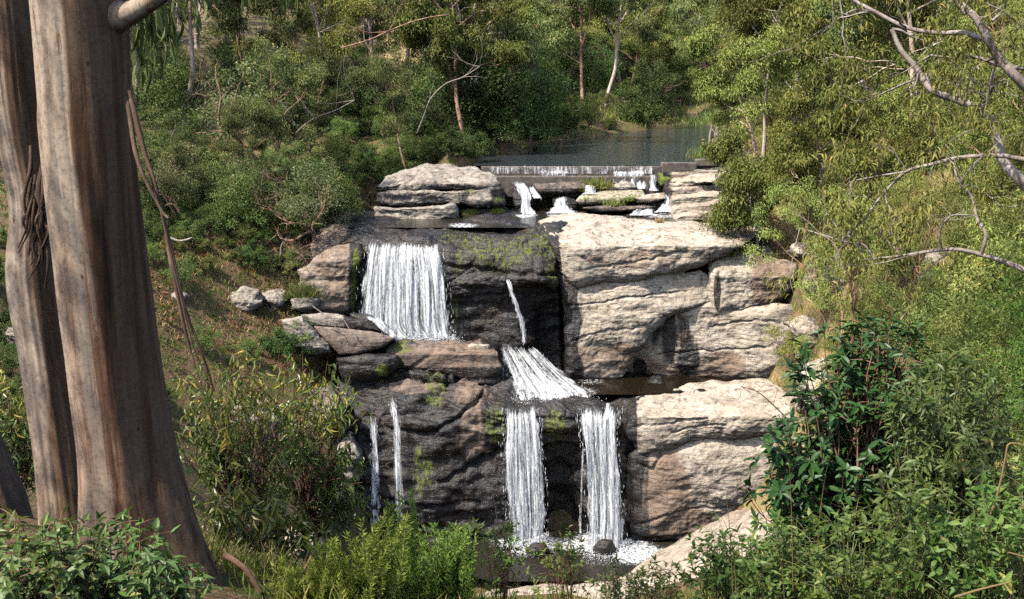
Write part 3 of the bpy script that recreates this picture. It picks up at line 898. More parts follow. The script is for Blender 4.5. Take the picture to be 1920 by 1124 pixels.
# rocks among the cascades under the weir
CASC = [
    ([(1000, 346), (1040, 343), (1095, 342), (1104, 352), (1080, 362), (1045, 368), (1010, 362)], 58.2, 'brown flat ledge under the middle of the weir', 'brown', 0.5, 0.0),
    ([(1078, 376), (1095, 362), (1150, 356), (1205, 354), (1212, 366), (1200, 376), (1160, 382), (1110, 386), (1085, 386)], 57.4, 'pale flat-topped rock with plants between the two lower cascades', 'pale', 0.1, 0.5),
    ([(1190, 372), (1212, 362), (1246, 362), (1250, 374), (1225, 382), (1196, 382)], 56.8, 'square pinkish block beside the right cascade', 'pale', 0.0, 0.0),
    ([(1090, 390), (1140, 386), (1215, 384), (1235, 388), (1200, 396), (1120, 398)], 56.2, 'long low dark ledge along the stream under the weir', 'brown', 0.5, 0.3),
    ([(1150, 348), (1175, 342), (1195, 352), (1180, 358), (1156, 357)], 58.6, 'small grey rock right below the weir spill', 'grey', 0.3, 0.1),
    ([(1112, 412), (1150, 409), (1190, 413), (1180, 419), (1130, 419)], 53.9, 'low pinkish stone barely above the stream', 'pale', 0.0, 0.0),
    ([(958, 352), (985, 345), (1002, 352), (1000, 388), (985, 400), (965, 396)], 57.6, 'wet dark step under the left cascade', 'brown', 0.9, 0.2),
    ([(1035, 372), (1060, 368), (1085, 376), (1082, 392), (1050, 396), (1036, 390)], 57.4, 'wet dark step under the middle cascade', 'brown', 0.9, 0.1),
    ([(1226, 374), (1262, 366), (1280, 380), (1276, 396), (1236, 396)], 56.9, 'wet step under the right cascade', 'brown', 0.9, 0.0),
    ([(1235, 326), (1262, 322), (1268, 346), (1240, 350)], 59.2, 'mossy dark rock at the right end of the weir', 'brown', 0.7, 0.7),
]
for i, (ol, d, lb, mt, w, ms) in enumerate(CASC):
    rock('rock', ol, d, lb, 'rock', mt, 2.2, 0.25, tilt=0.05, amp=0.09, seed=60.0 + 2.3 * i, na=90, nr=18, soft=5, wet=w, moss=ms)
# stepped pale strata on the right bank
zero = lambda u, v, p: np.zeros(np.shape(u))
bed = []
rsb_ = np.random.RandomState(4)
for u0, sh in ((1244, 6), (1262, 4), (1284, 2), (1306, 0), (1328, -2), (1352, -5), (1376, -7), (1402, -8)):
    c_, v_, d_ = [], 318 + sh, 59.2
    for k in range(6):
        j_ = rsb_.uniform(-2, 2)
        c_.append((u0 + 5 * k, v_, d_)); c_.append((u0 + 5 * k, v_ + 11 + j_, d_ - 0.06))
        v_ += 16.5 + j_ * .5; d_ -= 1.12
    bed.append(c_)
rock_patch('rock_slab', bed, 110, 150, M['pale'], 0.13, 'pale bedded rock stepping down to the stream right of the cascades', 'rock',
           lambda u, v, p: 0.75 * (1 - sstep(1250, 1272, u)), zero, seed=8.0, strata=0.8, zs=1.9, tension='lin')
STRATA = [
    ([(1262, 350), (1272, 340), (1300, 331), (1345, 322), (1358, 330), (1350, 342), (1310, 350), (1280, 354)], 57.0, 'pale flat slab right of the weir end, under the fallen branch'),
    ([(1296, 414), (1310, 403), (1360, 396), (1410, 390), (1430, 402), (1400, 416), (1340, 420)], 53.3, 'low pale slab between the stream and the cap slab'),
]
for i, (ol, d, nm) in enumerate(STRATA):
    rock('rock_slab', ol, d, nm, 'rock', 'pale', 3.0, 0.3, tilt=0.075, utilt=-0.012, amp=0.16, seed=90.0 + 3.1 * i, na=120, nr=26, soft=7)
# boulders on the right slope
def hit(u, v, d0=8.0, d1=130.0):
    """distance at which the line of sight of a pixel meets the ground"""
    d = np.arange(d0, d1, 0.1)
    p = P(np.full(d.shape, u), np.full(d.shape, v), d)
    k = np.nonzero(p[:, 2] < ground_z(p[:, 0], p[:, 1]))[0]
    return d[k[0]] if len(k) else d1


RB = [
    ([(1490, 462), (1520, 452), (1536, 470), (1520, 486), (1494, 482)], 48.0, 'small pale boulder in the dry grass above the streaked block', 'pale'),
    ([(1526, 500), (1560, 470), (1600, 458), (1640, 470), (1630, 520), (1600, 560), (1540, 566), (1522, 545)], 44.5, 'large pinkish leaning boulder on the grassy right slope', 'pale'),
    ([(1730, 480), (1770, 470), (1790, 490), (1770, 512), (1735, 510)], 37.0, 'grey boulder under the low bare branch', 'grey'),
    ([(1706, 535), (1745, 522), (1765, 545), (1740, 570), (1708, 566)], 35.5, 'rounded grey boulder on the slope below the low branch', 'grey'),
    ([(1820, 505), (1850, 498), (1866, 520), (1840, 534), (1818, 526)], 30.0, 'small half-buried boulder among right-hand shrubs', 'grey'),
    ([(1400, 470), (1440, 452), (1500, 462), (1500, 490), (1440, 486), (1410, 484)], 49.0, 'tan ledge capping the streaked block', 'pale'),
    ([(1470, 600), (1520, 580), (1560, 600), (1550, 660), (1490, 680)], 46.0, 'weathered rock shoulder right of the recessed wall', 'pale'),
    ([(1500, 700), (1560, 680), (1600, 720), (1580, 780), (1505, 770)], 43.0, 'pale rock behind the dark glossy shrub', 'pale'),
]
for i, (ol, d, lb, mt) in enumerate(RB):
    d = hit(np.mean([q[0] for q in ol]), np.max([q[1] for q in ol]) - 6, d - 14) + 0.35
    rock('boulder', ol, d, lb, 'boulder', mt, 2.2, 0.5, tilt=0.02, amp=0.22, strata=1.3, seed=120.0 + 2.7 * i, na=120, nr=26, soft=5)
LB = [
    ([(424, 560), (456, 540), (486, 546), (494, 572), (470, 596), (430, 590)], 46.8, 'jagged grey rock in the leaf litter left of the pointed slab', 'grey'),
    ([(490, 560), (515, 540), (536, 548), (534, 580), (505, 590)], 47.6, 'second jagged grey rock, nearest the green tussock', 'grey'),
    ([(316, 552), (336, 545), (350, 556), (340, 570), (318, 568)], 44.0, 'small white rock on the brown bank right of the hanging bark', 'grey'),
    ([(524, 1000), (550, 985), (590, 990), (600, 1030), (560, 1050), (526, 1040)], 37.0, 'sunlit pale rock low on the left bank behind the saplings', 'pale'),
    ([(600, 840), (660, 800), (680, 850), (670, 900), (610, 910)], 43.0, 'grey rock left of the thin trickles behind leaves', 'grey'),
    ([(560, 730), (620, 720), (650, 760), (630, 800), (570, 790)], 43.8, 'purplish rock ledge behind the sapling tops', 'brown'),
    ([(430, 760), (490, 750), (510, 790), (480, 820), (436, 806)], 40.5, 'mauve rock showing between the saplings', 'grey'),
    ([(0, 620), (20, 600), (40, 612), (40, 650), (10, 660)], 36.0, 'grey rock at the far left edge behind the trunks', 'grey'),
]
for i, (ol, d, lb, mt) in enumerate(LB):
    d = hit(np.mean([q[0] for q in ol]), np.max([q[1] for q in ol]) - 6, d - 14) + 0.35
    rock('boulder', ol, d, lb, 'boulder', mt, 2.0, 0.45, tilt=0.02, amp=0.24, strata=1.4, seed=150.0 + 2.7 * i, na=120, nr=26, soft=5)

# ---------------------------------------------------------------- water
def water_sheet(name, pts, mat, foam=0.0, label=None, cat=None, kind='structure', nu=60, nv=40, tension='lin'):
    G = patch_grid(pts, nu, nv, tension)
    u, v = proj(G)
    fo = foam(u, v) if callable(foam) else np.full(u.shape, foam)
    acc = Acc(); acc.add(G, quads=grid_quads(*G.shape[:2]))
    org = G.reshape(-1, 3).mean(0)
    o = link(name, acc.mesh(name, M[mat], True, org, {'foam': fo}), loc=org)
    return tag(o, label, cat, kind=kind)


POOL_Z = P(960, 311.5, 60.0)[2]


def flat(name, xy, z, mat, foam=0.0, n=2.0):
    """level water inside a world polygon given as rows of (y, x_left, x_right)"""
    rows = np.array(xy, float)
    Y = np.concatenate([np.linspace(a, b, max(2, int((b - a) * n)), endpoint=False) for a, b in zip(rows[:-1, 0], rows[1:, 0])] + [[rows[-1, 0]]])
    XL = np.interp(Y, rows[:, 0], rows[:, 1]); XR = np.interp(Y, rows[:, 0], rows[:, 2])
    s = np.linspace(0, 1, 60)
    X = XL[:, None] * (1 - s) + XR[:, None] * s
    G = np.stack([X, np.repeat(Y[:, None], 60, 1), np.full(X.shape, z)], -1)
    u, v = proj(G)
    fo = foam(u, v) if callable(foam) else np.full(u.shape, foam)
    acc = Acc(); acc.add(G, quads=grid_quads(*G.shape[:2])[:, ::-1])
    org = np.array([0, Y.mean(), z])
    return tag(link(name, acc.mesh(name, M[mat], True, org, {'foam': fo}), loc=org), kind='structure')


flat('river_water', [(60.15, -2.3, 14.5), (66, -2.2, 16), (69, -0.8, 17), (80, 3.2, 20), (91, 9.4, 22), (104, 14.2, 25), (120, 16.5, 28), (135, 16, 30), (160, 11, 34)], POOL_Z, 'pool', 0.0, 1.0)
flat('stream_water', [(51.6, -9.0, 2.2), (52.4, -9.5, 5.5), (53.2, -7.5, 12.5), (55.0, -7.2, 13.0), (57.0, -5.0, 12.5), (59.9, -3.0, 10.5)], P(960, 420, 53.2)[2] + 0.05, 'stream',
     lambda u, v: 0.62 * poly_mask(u, v, [(1060, 404, 40, 9), (1240, 404, 44, 6), (985, 404, 26, 6), (868, 423, 34, 6), (790, 432, 70, 4), (735, 437, 40, 4), (1150, 408, 30, 4)]), 6.0)
flat('ledge_water', [(46.2, 2.0, 6.0), (46.8, 1.2, 9.5), (47.6, 0.8, 12.0), (49.9, 0.4, 12.5)], P(1150, 722, 47.4)[2] - 0.10, 'brownpool',
     lambda u, v: 0.42 * poly_mask(u, v, [(1060, 745, 70, 10), (1090, 735, 40, 12), (1110, 715, 30, 8)]), 8.0)
flat('plunge_pool', [(40.6, -1.0, 7.5), (41.5, -2.5, 8.5), (43.0, -7.0, 8.8), (45.6, -8.0, 8.0)], P(1050, 1030, 43.4)[2] - 0.12, 'stream',
     lambda u, v: 0.66 * poly_mask(u, v, [(985, 1018, 70, 26), (1140, 1018, 95, 30), (1060, 1020, 70, 14), (1200, 1040, 70, 22)]), 8.0)


def waterfall(label, rows, mat='fall', nu=70, nv=110, strands=900, spray=0.25, seed=1, wob=0.06, sl=(0.05, 0.32), edge_w=0.16, top_fade=0.26, layers=2, foam=0, reach=0.7):
    """rows: (v, u_left, u_right, d) from the lip down; a thing with its curtain, loose strands and foam"""
    R = np.array(rows, float)
    top = P(R[0, 1:3].mean(), R[0, 0], R[0, 3]); base = P(R[-1, 1:3].mean(), R[-1, 0], R[-1, 3])
    root = empty('waterfall', base, label, 'waterfall')
    rs = np.random.RandomState(seed)
    RR = crom(R, nv)
    s = np.linspace(0, 1, nu)
    for L in range(layers):
        U = RR[:, 1:2] * (1 - s) + RR[:, 2:3] * s
        G = P(U, np.repeat(RR[:, :1], nu, 1), np.repeat(RR[:, 3:], nu, 1) - 0.16 * L)
        t = np.linspace(0, 1, nv)[:, None]
        w = perlin(np.stack([G[..., 0] * 3.3, t * 1.5 + 0 * G[..., 0], np.full(G.shape[:2], seed * 3.7 + L)], -1)) + 0.5 * perlin(np.stack([G[..., 0] * 9, t * 3 + 0 * G[..., 0], np.full(G.shape[:2], seed + 9.1 + L)], -1))
        G[..., 1] -= wob * (1 + 2 * t) * w
        zz = np.full((nv, 1), seed * 2.9 + L)
        jl = edge_w * (1.0 + 1.3 * perlin(np.concatenate([t * 7, t * 0, zz], -1))[:, None]); jr = edge_w * (1.0 + 1.3 * perlin(np.concatenate([t * 7, t * 0 + 5, zz], -1))[:, None])
        e = sstep(0, 1, s[None] / (jl + .02)) * sstep(0, 1, (1 - s[None]) / (jr + .02)) * (0.15 + 0.85 * sstep(0, top_fade, t)) + 0.10 * t
        ragged = 0.75 * perlin(np.stack([G[..., 0] * 2.1, 0 * t + 0 * G[..., 0], np.full(G.shape[:2], seed * 1.3)], -1)) * (1 - sstep(0, 0.35, t))
        uv = np.stack([np.repeat(s[None] * np.ptp(G[..., 0], 1).mean(), nv, 0), np.repeat((RR[:, :1] - RR[0, 0]) * 0.025, nu, 1)], -1)
        acc = Acc(); acc.add(G, quads=grid_quads(nv, nu))
        link('water_curtain', acc.mesh('water_curtain', M[mat], True, base, {'edge': e + ragged}, uv.reshape(-1, 2)), root)
    # loose strands and drops in front of the curtain
    if strands:
        n = strands * 2 // 10
        tt = rs.rand(n) ** 0.75 * 0.94 + 0.05
        ss = rs.rand(n) * 1.06 - 0.03 + rs.normal(0, .02, n)
        k = tt * (nv - 1)
        row = np.stack([np.interp(k, np.arange(nv), RR[:, c]) for c in range(4)], -1)
        p = P(row[:, 1] * (1 - ss) + row[:, 2] * ss, row[:, 0], row[:, 3] - rs.rand(n) * spray * (0.3 + tt))
        L = rs.uniform(sl[0], sl[1], n)[:, None]; W = rs.uniform(0.004, 0.012, n)[:, None]
        dn = np.stack([rs.normal(0, .02, n), rs.normal(0, .02, n), -np.ones(n)], -1)
        ax = unit(rs, n); ax[:, 2] = 0; ax /= np.linalg.norm(ax, axis=1)[:, None]
        ay = np.stack([-ax[:, 1], ax[:, 0], 0 * ax[:, 0]], -1)
        m = p + dn * L * 0.6
        V = np.stack([p, m + ax * W, m - ax * .5 * W + ay * .86 * W, m - ax * .5 * W - ay * .86 * W, p + dn * L], 1)
        T = np.array([[0, 1, 2], [0, 2, 3], [0, 3, 1], [4, 2, 1], [4, 3, 2], [4, 1, 3]])[None] + (np.arange(n) * 5)[:, None, None]
        acc = Acc(); acc.add(V, tris=T)
        tag(link('water_strands', acc.mesh('water_strands', M['strand'], False, base), root), kind='stuff')
    if foam:
        n = foam
        ss = rs.rand(n)
        p = P(R[-1, 1] * (1 - ss) + R[-1, 2] * ss, np.full(n, R[-1, 0]), np.full(n, R[-1, 3]))
        q = rs.rand(n) ** 1.8 * 1.3
        p = p + np.stack([rs.normal(0, .10 + .35 * q, n), -q * reach + rs.normal(0, .05, n), (1 - q) * rs.rand(n) ** 2 * .35 - .02], -1)
        r = (rs.uniform(.006, .020, n) * (1.2 - .6 * q))[:, None, None]
        O = np.array([[1.3, 0, 0], [-1.3, 0, 0], [0, 1.2, 0], [0, -1.2, 0], [0, 0, .8], [0, 0, -.8]])
        V = p[:, None] + O[None] * r
        T = np.array([[0, 2, 4], [2, 1, 4], [1, 3, 4], [3, 0, 4], [2, 0, 5], [1, 2, 5], [3, 1, 5], [0, 3, 5]])[None] + (np.arange(n) * 6)[:, None, None]
        acc = Acc(); acc.add(V, tris=T)
        tag(link('foam', acc.mesh('foam', M['strand'], True, base), root), kind='stuff')
    return root


waterfall('wide white curtain of falling water over the upper cliff, the widest fall',
          [(444, 692, 826, 50.7), (458, 689, 828, 49.7), (480, 684, 830, 49.0), (520, 678, 838, 48.6), (570, 672, 844, 48.35), (610, 670, 848, 48.2), (634, 700, 852, 48.1)],
          nu=90, nv=90, strands=4200, seed=3, spray=0.35, edge_w=0.05, foam=2600, reach=0.55)
waterfall('white apron of water sliding off the boulder at the left foot of the widest fall', [(588, 678, 700, 47.75), (604, 694, 722, 47.5), (620, 715, 738, 47.3), (636, 732, 752, 47.2)],
          nu=24, nv=40, strands=120, seed=5, spray=0.1)
waterfall('thin single jet spouting from the mossy nose of the dark cliff', [(520, 948, 956, 47.9), (530, 948, 960, 47.55), (560, 958, 970, 47.4), (590, 968, 980, 47.35), (615, 974, 986, 47.3), (642, 976, 988, 47.3)],
          nu=14, nv=60, strands=200, seed=7, spray=0.08, edge_w=0.3, wob=0.02)
waterfall('fan-shaped white cascade spreading over the middle ledge', [(640, 930, 992, 48.7), (655, 932, 1010, 48.3), (675, 938, 1034, 47.8), (700, 944, 1064, 47.2), (720, 952, 1090, 46.8), (738, 960, 1112, 46.4), (750, 962, 1120, 46.1)],
          'fall_fan', nu=90, nv=70, strands=1100, seed=9, spray=0.2, edge_w=0.10, wob=0.05, foam=900, reach=0.5)
waterfall('left one of the twin white falls dropping into the lower pool', [(756, 940, 1012, 45.3), (774, 942, 1012, 44.65), (800, 944, 1016, 44.3), (850, 940, 1022, 44.05), (920, 944, 1026, 43.9), (980, 950, 1026, 43.8), (1022, 950, 1024, 43.75)],
          nu=80, nv=120, strands=3000, seed=11, spray=0.35, edge_w=0.12, foam=1700, reach=0.9)
waterfall('right one of the twin white falls, beside the sunlit cream slab', [(756, 1080, 1170, 45.3), (774, 1082, 1166, 44.7), (800, 1086, 1160, 44.3), (850, 1092, 1162, 44.05), (920, 1098, 1168, 43.9), (980, 1100, 1172, 43.8), (1026, 1098, 1176, 43.75)],
          nu=80, nv=120, strands=3000, seed=13, spray=0.35, edge_w=0.12, foam=2200, reach=1.4)
waterfall('hair-thin trickle between the twin falls', [(800, 1090, 1096, 44.5), (860, 1090, 1096, 44.3), (920, 1086, 1094, 44.2), (1000, 1084, 1092, 44.1)], 'fall_thin', nu=8, nv=60, strands=80, seed=15, spray=0.05, edge_w=0.3)
waterfall('narrow white trickle down the left of the dark lower cliff', [(732, 724, 734, 45.6), (760, 728, 746, 44.8), (800, 732, 752, 44.4), (870, 736, 756, 44.2), (940, 740, 757, 44.0), (1000, 742, 756, 43.9)],
          'fall_thin', nu=20, nv=110, strands=420, seed=17, spray=0.12, edge_w=0.25)
waterfall('faint trickle left of the narrow one, behind sapling leaves', [(770, 690, 704, 45.2), (800, 692, 708, 44.7), (870, 692, 714, 44.5), (940, 692, 714, 44.3), (985, 690, 712, 44.2)],
          'fall_thin', nu=20, nv=100, strands=300, seed=19, spray=0.1, edge_w=0.3)
waterfall('left cascade tumbling from the weir down dark steps', [(334, 958, 976, 59.0), (345, 962, 986, 58.2), (358, 968, 996, 57.6), (372, 976, 1000, 57.2), (386, 976, 996, 56.9), (402, 974, 1010, 56.3)],
          nu=40, nv=60, strands=350, seed=21, spray=0.15)
waterfall('middle cascade spilling off the brown ledge under the weir', [(366, 1046, 1064, 57.6), (376, 1040, 1064, 57.2), (388, 1034, 1070, 56.9), (400, 1018, 1090, 56.2)], nu=40, nv=40, strands=220, seed=23, spray=0.12)
waterfall('right cascade beside the square pinkish block', [(360, 1246, 1266, 57.6), (374, 1244, 1276, 57.0), (384, 1238, 1278, 56.7), (398, 1224, 1284, 56.0)], nu=40, nv=40, strands=220, seed=25, spray=0.12)
waterfall('broken spill at the right of the weir face', [(318, 1150, 1212, 60.0), (324, 1148, 1212, 59.7), (334, 1146, 1210, 59.6), (346, 1150, 1216, 59.5), (354, 1170, 1212, 59.3)], nu=60, nv=40, strands=260, seed=27, spray=0.12, edge_w=0.1)
waterfall('pale spill at the middle of the weir face', [(316, 1000, 1074, 60.0), (324, 1000, 1074, 59.75), (334, 1002, 1072, 59.7), (344, 1004, 1070, 59.6)], 'film', nu=60, nv=30, strands=160, seed=29, spray=0.1, edge_w=0.2)
waterfall('short white spill under the leafy clump at the weir foot', [(345, 1098, 1112, 58.6), (350, 1096, 1116, 58.2), (358, 1094, 1118, 57.9), (364, 1090, 1122, 57.6)], nu=24, nv=24, strands=60, seed=33, spray=0.08)
waterfall('thin double thread of water at the right end of the weir', [(324, 1218, 1230, 59.5), (334, 1218, 1230, 59.35), (348, 1218, 1232, 59.2), (358, 1216, 1236, 58.8)], nu=18, nv=30, strands=50, seed=35, spray=0.06)
waterfall('low white run along the ledge below the square pinkish block', [(384, 1196, 1222, 56.6), (390, 1190, 1226, 56.3), (398, 1180, 1232, 55.9), (404, 1170, 1236, 55.4)], 'fall_fan', nu=40, nv=24, strands=60, seed=37, spray=0.05)
waterfall('second thin strand right beside the left cascade', [(344, 990, 1000, 58.3), (356, 992, 1006, 57.9), (366, 996, 1014, 57.6), (372, 998, 1018, 57.3)], nu=20, nv=24, strands=40, seed=39, spray=0.06)
waterfall('white skim of water rushing down the stream left of the mossy face', [(419, 846, 900, 53.6), (424, 840, 896, 53.0), (430, 800, 872, 52.2), (436, 760, 850, 51.5)], 'fall_fan', nu=50, nv=20, strands=0, seed=41, spray=0.05, wob=0.02)
waterfall('thin smooth film of water along the whole weir crest', [(310.5, 908, 1238, 60.2), (313, 906, 1238, 59.9), (318, 906, 1238, 59.8), (326, 906, 1238, 59.75)], 'film', nu=160, nv=16, strands=0, seed=31, spray=0.1, edge_w=0.03, wob=0.01, layers=1)


# ---------------------------------------------------------------- weir and its abutment
def box_acc(acc, lo, hi, jitter=0.0, rs=None):
    x0, y0, z0 = lo; x1, y1, z1 = hi
    V = np.array([[x, y, z] for x in (x0, x1) for y in (y0, y1) for z in (z0, z1)], float)
    if jitter:
        V += rs.uniform(-jitter, jitter, V.shape)
    Q = [[0, 1, 3, 2], [4, 6, 7, 5], [0, 4, 5, 1], [2, 3, 7, 6], [0, 2, 6, 4], [1, 5, 7, 3]]
    acc.add(V, quads=Q)


def bevel(o, w=0.03):
    b = o.modifiers.new('bevel', 'BEVEL'); b.width = w; b.segments = 2; b.limit_method = 'ANGLE'


rs = np.random.RandomState(5)
a = P(902, 312, 60.0); b = P(1240, 312, 60.0)
wr = empty('weir', (0.5 * (a[0] + b[0]), 60.1, POOL_Z - 1.6), 'long low concrete weir holding back the river', 'weir')
org = np.array(wr.location)
acc = Acc(); box_acc(acc, (a[0], 59.86, POOL_Z - 1.7), (b[0], 60.3, POOL_Z - 0.03))
o = link('wall', acc.mesh('wall', M['concrete'], False, org), wr); bevel(o)
acc = Acc(); box_acc(acc, (a[0], 59.40, POOL_Z - 1.8), (b[0] - 0.4, 59.855, POOL_Z - 0.55))
o = link('apron', acc.mesh('apron', M['concrete'], False, org), wr); bevel(o, 0.06)
c0, c1 = P(1241, 300, 59.8), P(1318, 300, 60.5)
ab = empty('abutment_wall', (c0[0] + 1.2, 60.2, POOL_Z - 1.2), 'brown block abutment wall at the right end of the weir', 'wall')
org = np.array(ab.location)
x = c0[0] + 0.01
for w_, z0, z1, y0 in ((2.1, -1.1, 0.20, 59.75), (1.3, -1.1, 0.34, 60.4)):
    acc = Acc(); box_acc(acc, (x, y0, POOL_Z + z0), (x + w_ - .03, y0 + 0.6, POOL_Z + z1), 0.03, rs)
    o = link('block', acc.mesh('block', M['concrete'], False, org), ab); bevel(o, 0.04)
    x += w_
for k in range(1):
    acc = Acc(); box_acc(acc, (c0[0] + 3.0, 60.9, POOL_Z - 0.8), (c0[0] + 4.4, 61.5, POOL_Z + 0.48), 0.04, rs)
    o = link('block', acc.mesh('block', M['concrete'], False, org), ab); bevel(o, 0.04)
# ---------------------------------------------------------------- vegetation materials
M['gum_leaf'] = leaf_material('gum_leaves', (0.062, 0.083, 0.030), (0.131, 0.156, 0.050), (0.288, 0.294, 0.119), 0.16, 0.6, 0.15, var=0.95)
M['gum_sun'] = leaf_material('olive_gum_leaves', (.095,.115,.025), (.185,.205,.046), (.29,.29,.09), 0.16, 0.6, 0.15, var=0.95)
M['dark_leaf'] = leaf_material('dark_leaves', (0.031, 0.053, 0.016), (0.062, 0.101, 0.026), (0.126, 0.168, 0.050), 0.16, 0.6, 0.15, var=0.95)
M['mid_leaf'] = leaf_material('green_leaves', (0.058, 0.084, 0.022), (0.118, 0.156, 0.038), (0.228, 0.258, 0.090), 0.16, 0.6, 0.15, var=0.95)
M['under_leaf'] = leaf_material('undergrowth_leaves', (0.066, 0.088, 0.022), (0.138, 0.165, 0.040), (0.275, 0.275, 0.099), 0.3, 0.55, 0.25)
M['pale_leaf'] = leaf_material('pale_flowering_leaves', (0.075, 0.095, 0.04), (0.17, 0.19, 0.08), (0.34, 0.34, 0.19), 0.22, 0.6, 0.15, 0.3)
M['yellow_leaf'] = leaf_material('yellow_green_leaves', (0.112, 0.131, 0.031), (0.200, 0.213, 0.050), (0.350, 0.325, 0.112), 0.16, 0.6, 0.15, var=0.95)
M['glossy_leaf'] = leaf_material('glossy_dark_leaves', (0.016, 0.040, 0.010), (0.032, 0.070, 0.016), (0.06, 0.105, 0.03), 0.16, 0.45, 0.3, 0.1)
M['sap_leaf'] = leaf_material('sapling_leaves', (0.06, 0.085, 0.024), (0.13, 0.16, 0.042), (0.32, 0.28, 0.07), 0.3, 0.38, 0.5, 0.25)
M['herb_leaf'] = leaf_material('bright_herb_leaves', (0.055, 0.1, 0.018), (0.11, 0.17, 0.032), (0.2, 0.25, 0.065), 0.38, 0.5, 0.3, 0.3)
M['frond'] = leaf_material('feathery_fronds', (0.12, 0.17, 0.03), (0.21, 0.28, 0.05), (0.33, 0.40, 0.09), 0.35, 0.6, 0.2, 0.25)
M['broad_leaf'] = leaf_material('shade_shrub_leaves', (0.042, 0.075, 0.018), (0.078, 0.12, 0.028), (0.15, 0.19, 0.055), 0.28, 0.45, 0.35, 0.25)
M['straw'] = leaf_material('dry_grass', (0.22, 0.16, 0.07), (0.38, 0.29, 0.13), (0.52, 0.42, 0.22), 0.25, 0.7, 0.1, 0.2)
M['grass'] = leaf_material('green_grass', (0.08, 0.12, 0.02), (0.15, 0.19, 0.04), (0.32, 0.29, 0.10), 0.3, 0.6, 0.2, 0.2)
M['red_leaf'] = leaf_material('rusty_bracken', (0.10, 0.045, 0.02), (0.20, 0.10, 0.04), (0.30, 0.18, 0.08), 0.25, 0.7, 0.1, 0.2)
M['litter'] = leaf_material('fallen_leaves', (0.09, 0.05, 0.03), (0.20, 0.12, 0.07), (0.38, 0.28, 0.19), 0.1, 0.8, 0.1, 0.1)
M['bark_gum'] = bark_material('gum_bark', [(0.30, (0.14, 0.085, 0.06)), (0.44, (0.32, 0.22, 0.165)), (0.55, (0.44, 0.36, 0.295)), (0.68, (0.52, 0.46, 0.40))], (2.2, 2.2, 0.35), 0.5, 0.03, 0.4)
M['bark_pink'] = bark_material('pinkish_bark', [(0.30, (0.09, 0.05, 0.035)), (0.45, (0.22, 0.12, 0.08)), (0.58, (0.34, 0.20, 0.14)), (0.70, (0.44, 0.33, 0.26))], (2.2, 2.2, 0.4), 0.5, 0.03, 0.4)
M['bark_grey'] = bark_material('grey_smooth_bark', [(0.34, (0.08, 0.055, 0.045)), (0.46, (0.17, 0.135, 0.115)), (0.56, (0.26, 0.225, 0.20)), (0.70, (0.36, 0.33, 0.30))], (5, 5, 1.2), 0.35, 0.012, 0.8)
M['bark_dark'] = bark_material('dark_bark', [(0.30, (0.045, 0.03, 0.022)), (0.5, (0.10, 0.068, 0.05)), (0.7, (0.18, 0.13, 0.10))], (4, 4, 0.7), 0.8, 0.03, 0.6)
M['stem_red'] = bark_material('reddish_stems', [(0.30, (0.09, 0.045, 0.03)), (0.5, (0.19, 0.10, 0.065)), (0.7, (0.30, 0.19, 0.13))], (14, 14, 4), 0.3, 0.004, 2.0)
M['stem_green'] = plain_material('green_stems', (0.07, 0.09, 0.025), (0.15, 0.16, 0.06), 9.0, 0.7, 0.2)


def grow(acc, p, d, L, r, depth, rs, tips, up=0.1, wander=0.22, nsub=(3, 4), ratio=0.62, ang=0.75, ns=6, seg=5, mids=True, lean=None):
    pts = [np.array(p, float)]
    d = np.array(d, float); d /= np.linalg.norm(d)
    for k in range(seg):
        d = d + rs.normal(0, wander, 3) + np.array([0, 0, up])
        if lean is not None: d = d + lean
        d /= np.linalg.norm(d)
        pts.append(pts[-1] + d * L / seg)
    pts = np.array(pts)
    rad = np.linspace(r, r * (0.5 if depth else 0.22), seg + 1)
    tube(acc, pts, rad, ns if depth else max(3, ns - 2), n=seg * 2)
    if depth == 0:
        tips.append((pts[-1], d))
        if mids: tips.append((pts[seg // 2 + 1], d))
        return
    n = rs.randint(nsub[0], nsub[1] + 1)
    for i in range(n):
        t = rs.uniform(0.35, 1.0) if i else 1.0
        k = t * seg; a = min(int(k), seg - 1)
        q = pts[a] + (pts[a + 1] - pts[a]) * (k - a)
        ax = unit(rs, 1)[0]; ax -= d * ax.dot(d); ax /= np.linalg.norm(ax) + 1e-9
        th = rs.uniform(0.35, 1.0) * ang
        nd = d * math.cos(th) + ax * math.sin(th)
        grow(acc, q, nd, L * ratio * rs.uniform(0.75, 1.2), r * 0.5, depth - 1, rs, tips, up, wander, nsub, ratio, ang, ns, seg, mids, lean)


def clumps(acc, centres, rad, per, rs, L, W, kind='diamond', droop=0.0, flat=0.7, shell=0.42, upn=1.3, outw=0.7):
    """leaves through the volume of each clump, denser near its skin"""
    C = np.repeat(np.asarray(centres), per, 0)
    R = np.repeat(np.asarray(rad), per)
    n = len(C)
    d = unit(rs, n)
    q = rs.rand(n) ** shell
    off = d * (q * R)[:, None] * np.array([1, 1, flat])
    pos = C + off
    lower = off[:, 2] < -0.25 * R
    keep = ~(lower & (rs.rand(n) < 0.45))
    dr = outw * d + unit(rs, n) * 0.7 + np.array([0, 0, -droop])
    nr = unit(rs, n) * 0.7 + d * 0.45 + np.array([0, 0, upn])
    LL = rs.uniform(L * 0.7, L * 1.25, n); WW = rs.uniform(W * 0.75, W * 1.2, n)
    tint = np.repeat(rs.rand(len(centres)), per)
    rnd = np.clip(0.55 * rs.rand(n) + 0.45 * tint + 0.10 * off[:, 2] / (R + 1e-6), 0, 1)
    add_leaves(acc, pos[keep], dr[keep], nr[keep], LL[keep], WW[keep], kind, rnd[keep])


PROTO = {}


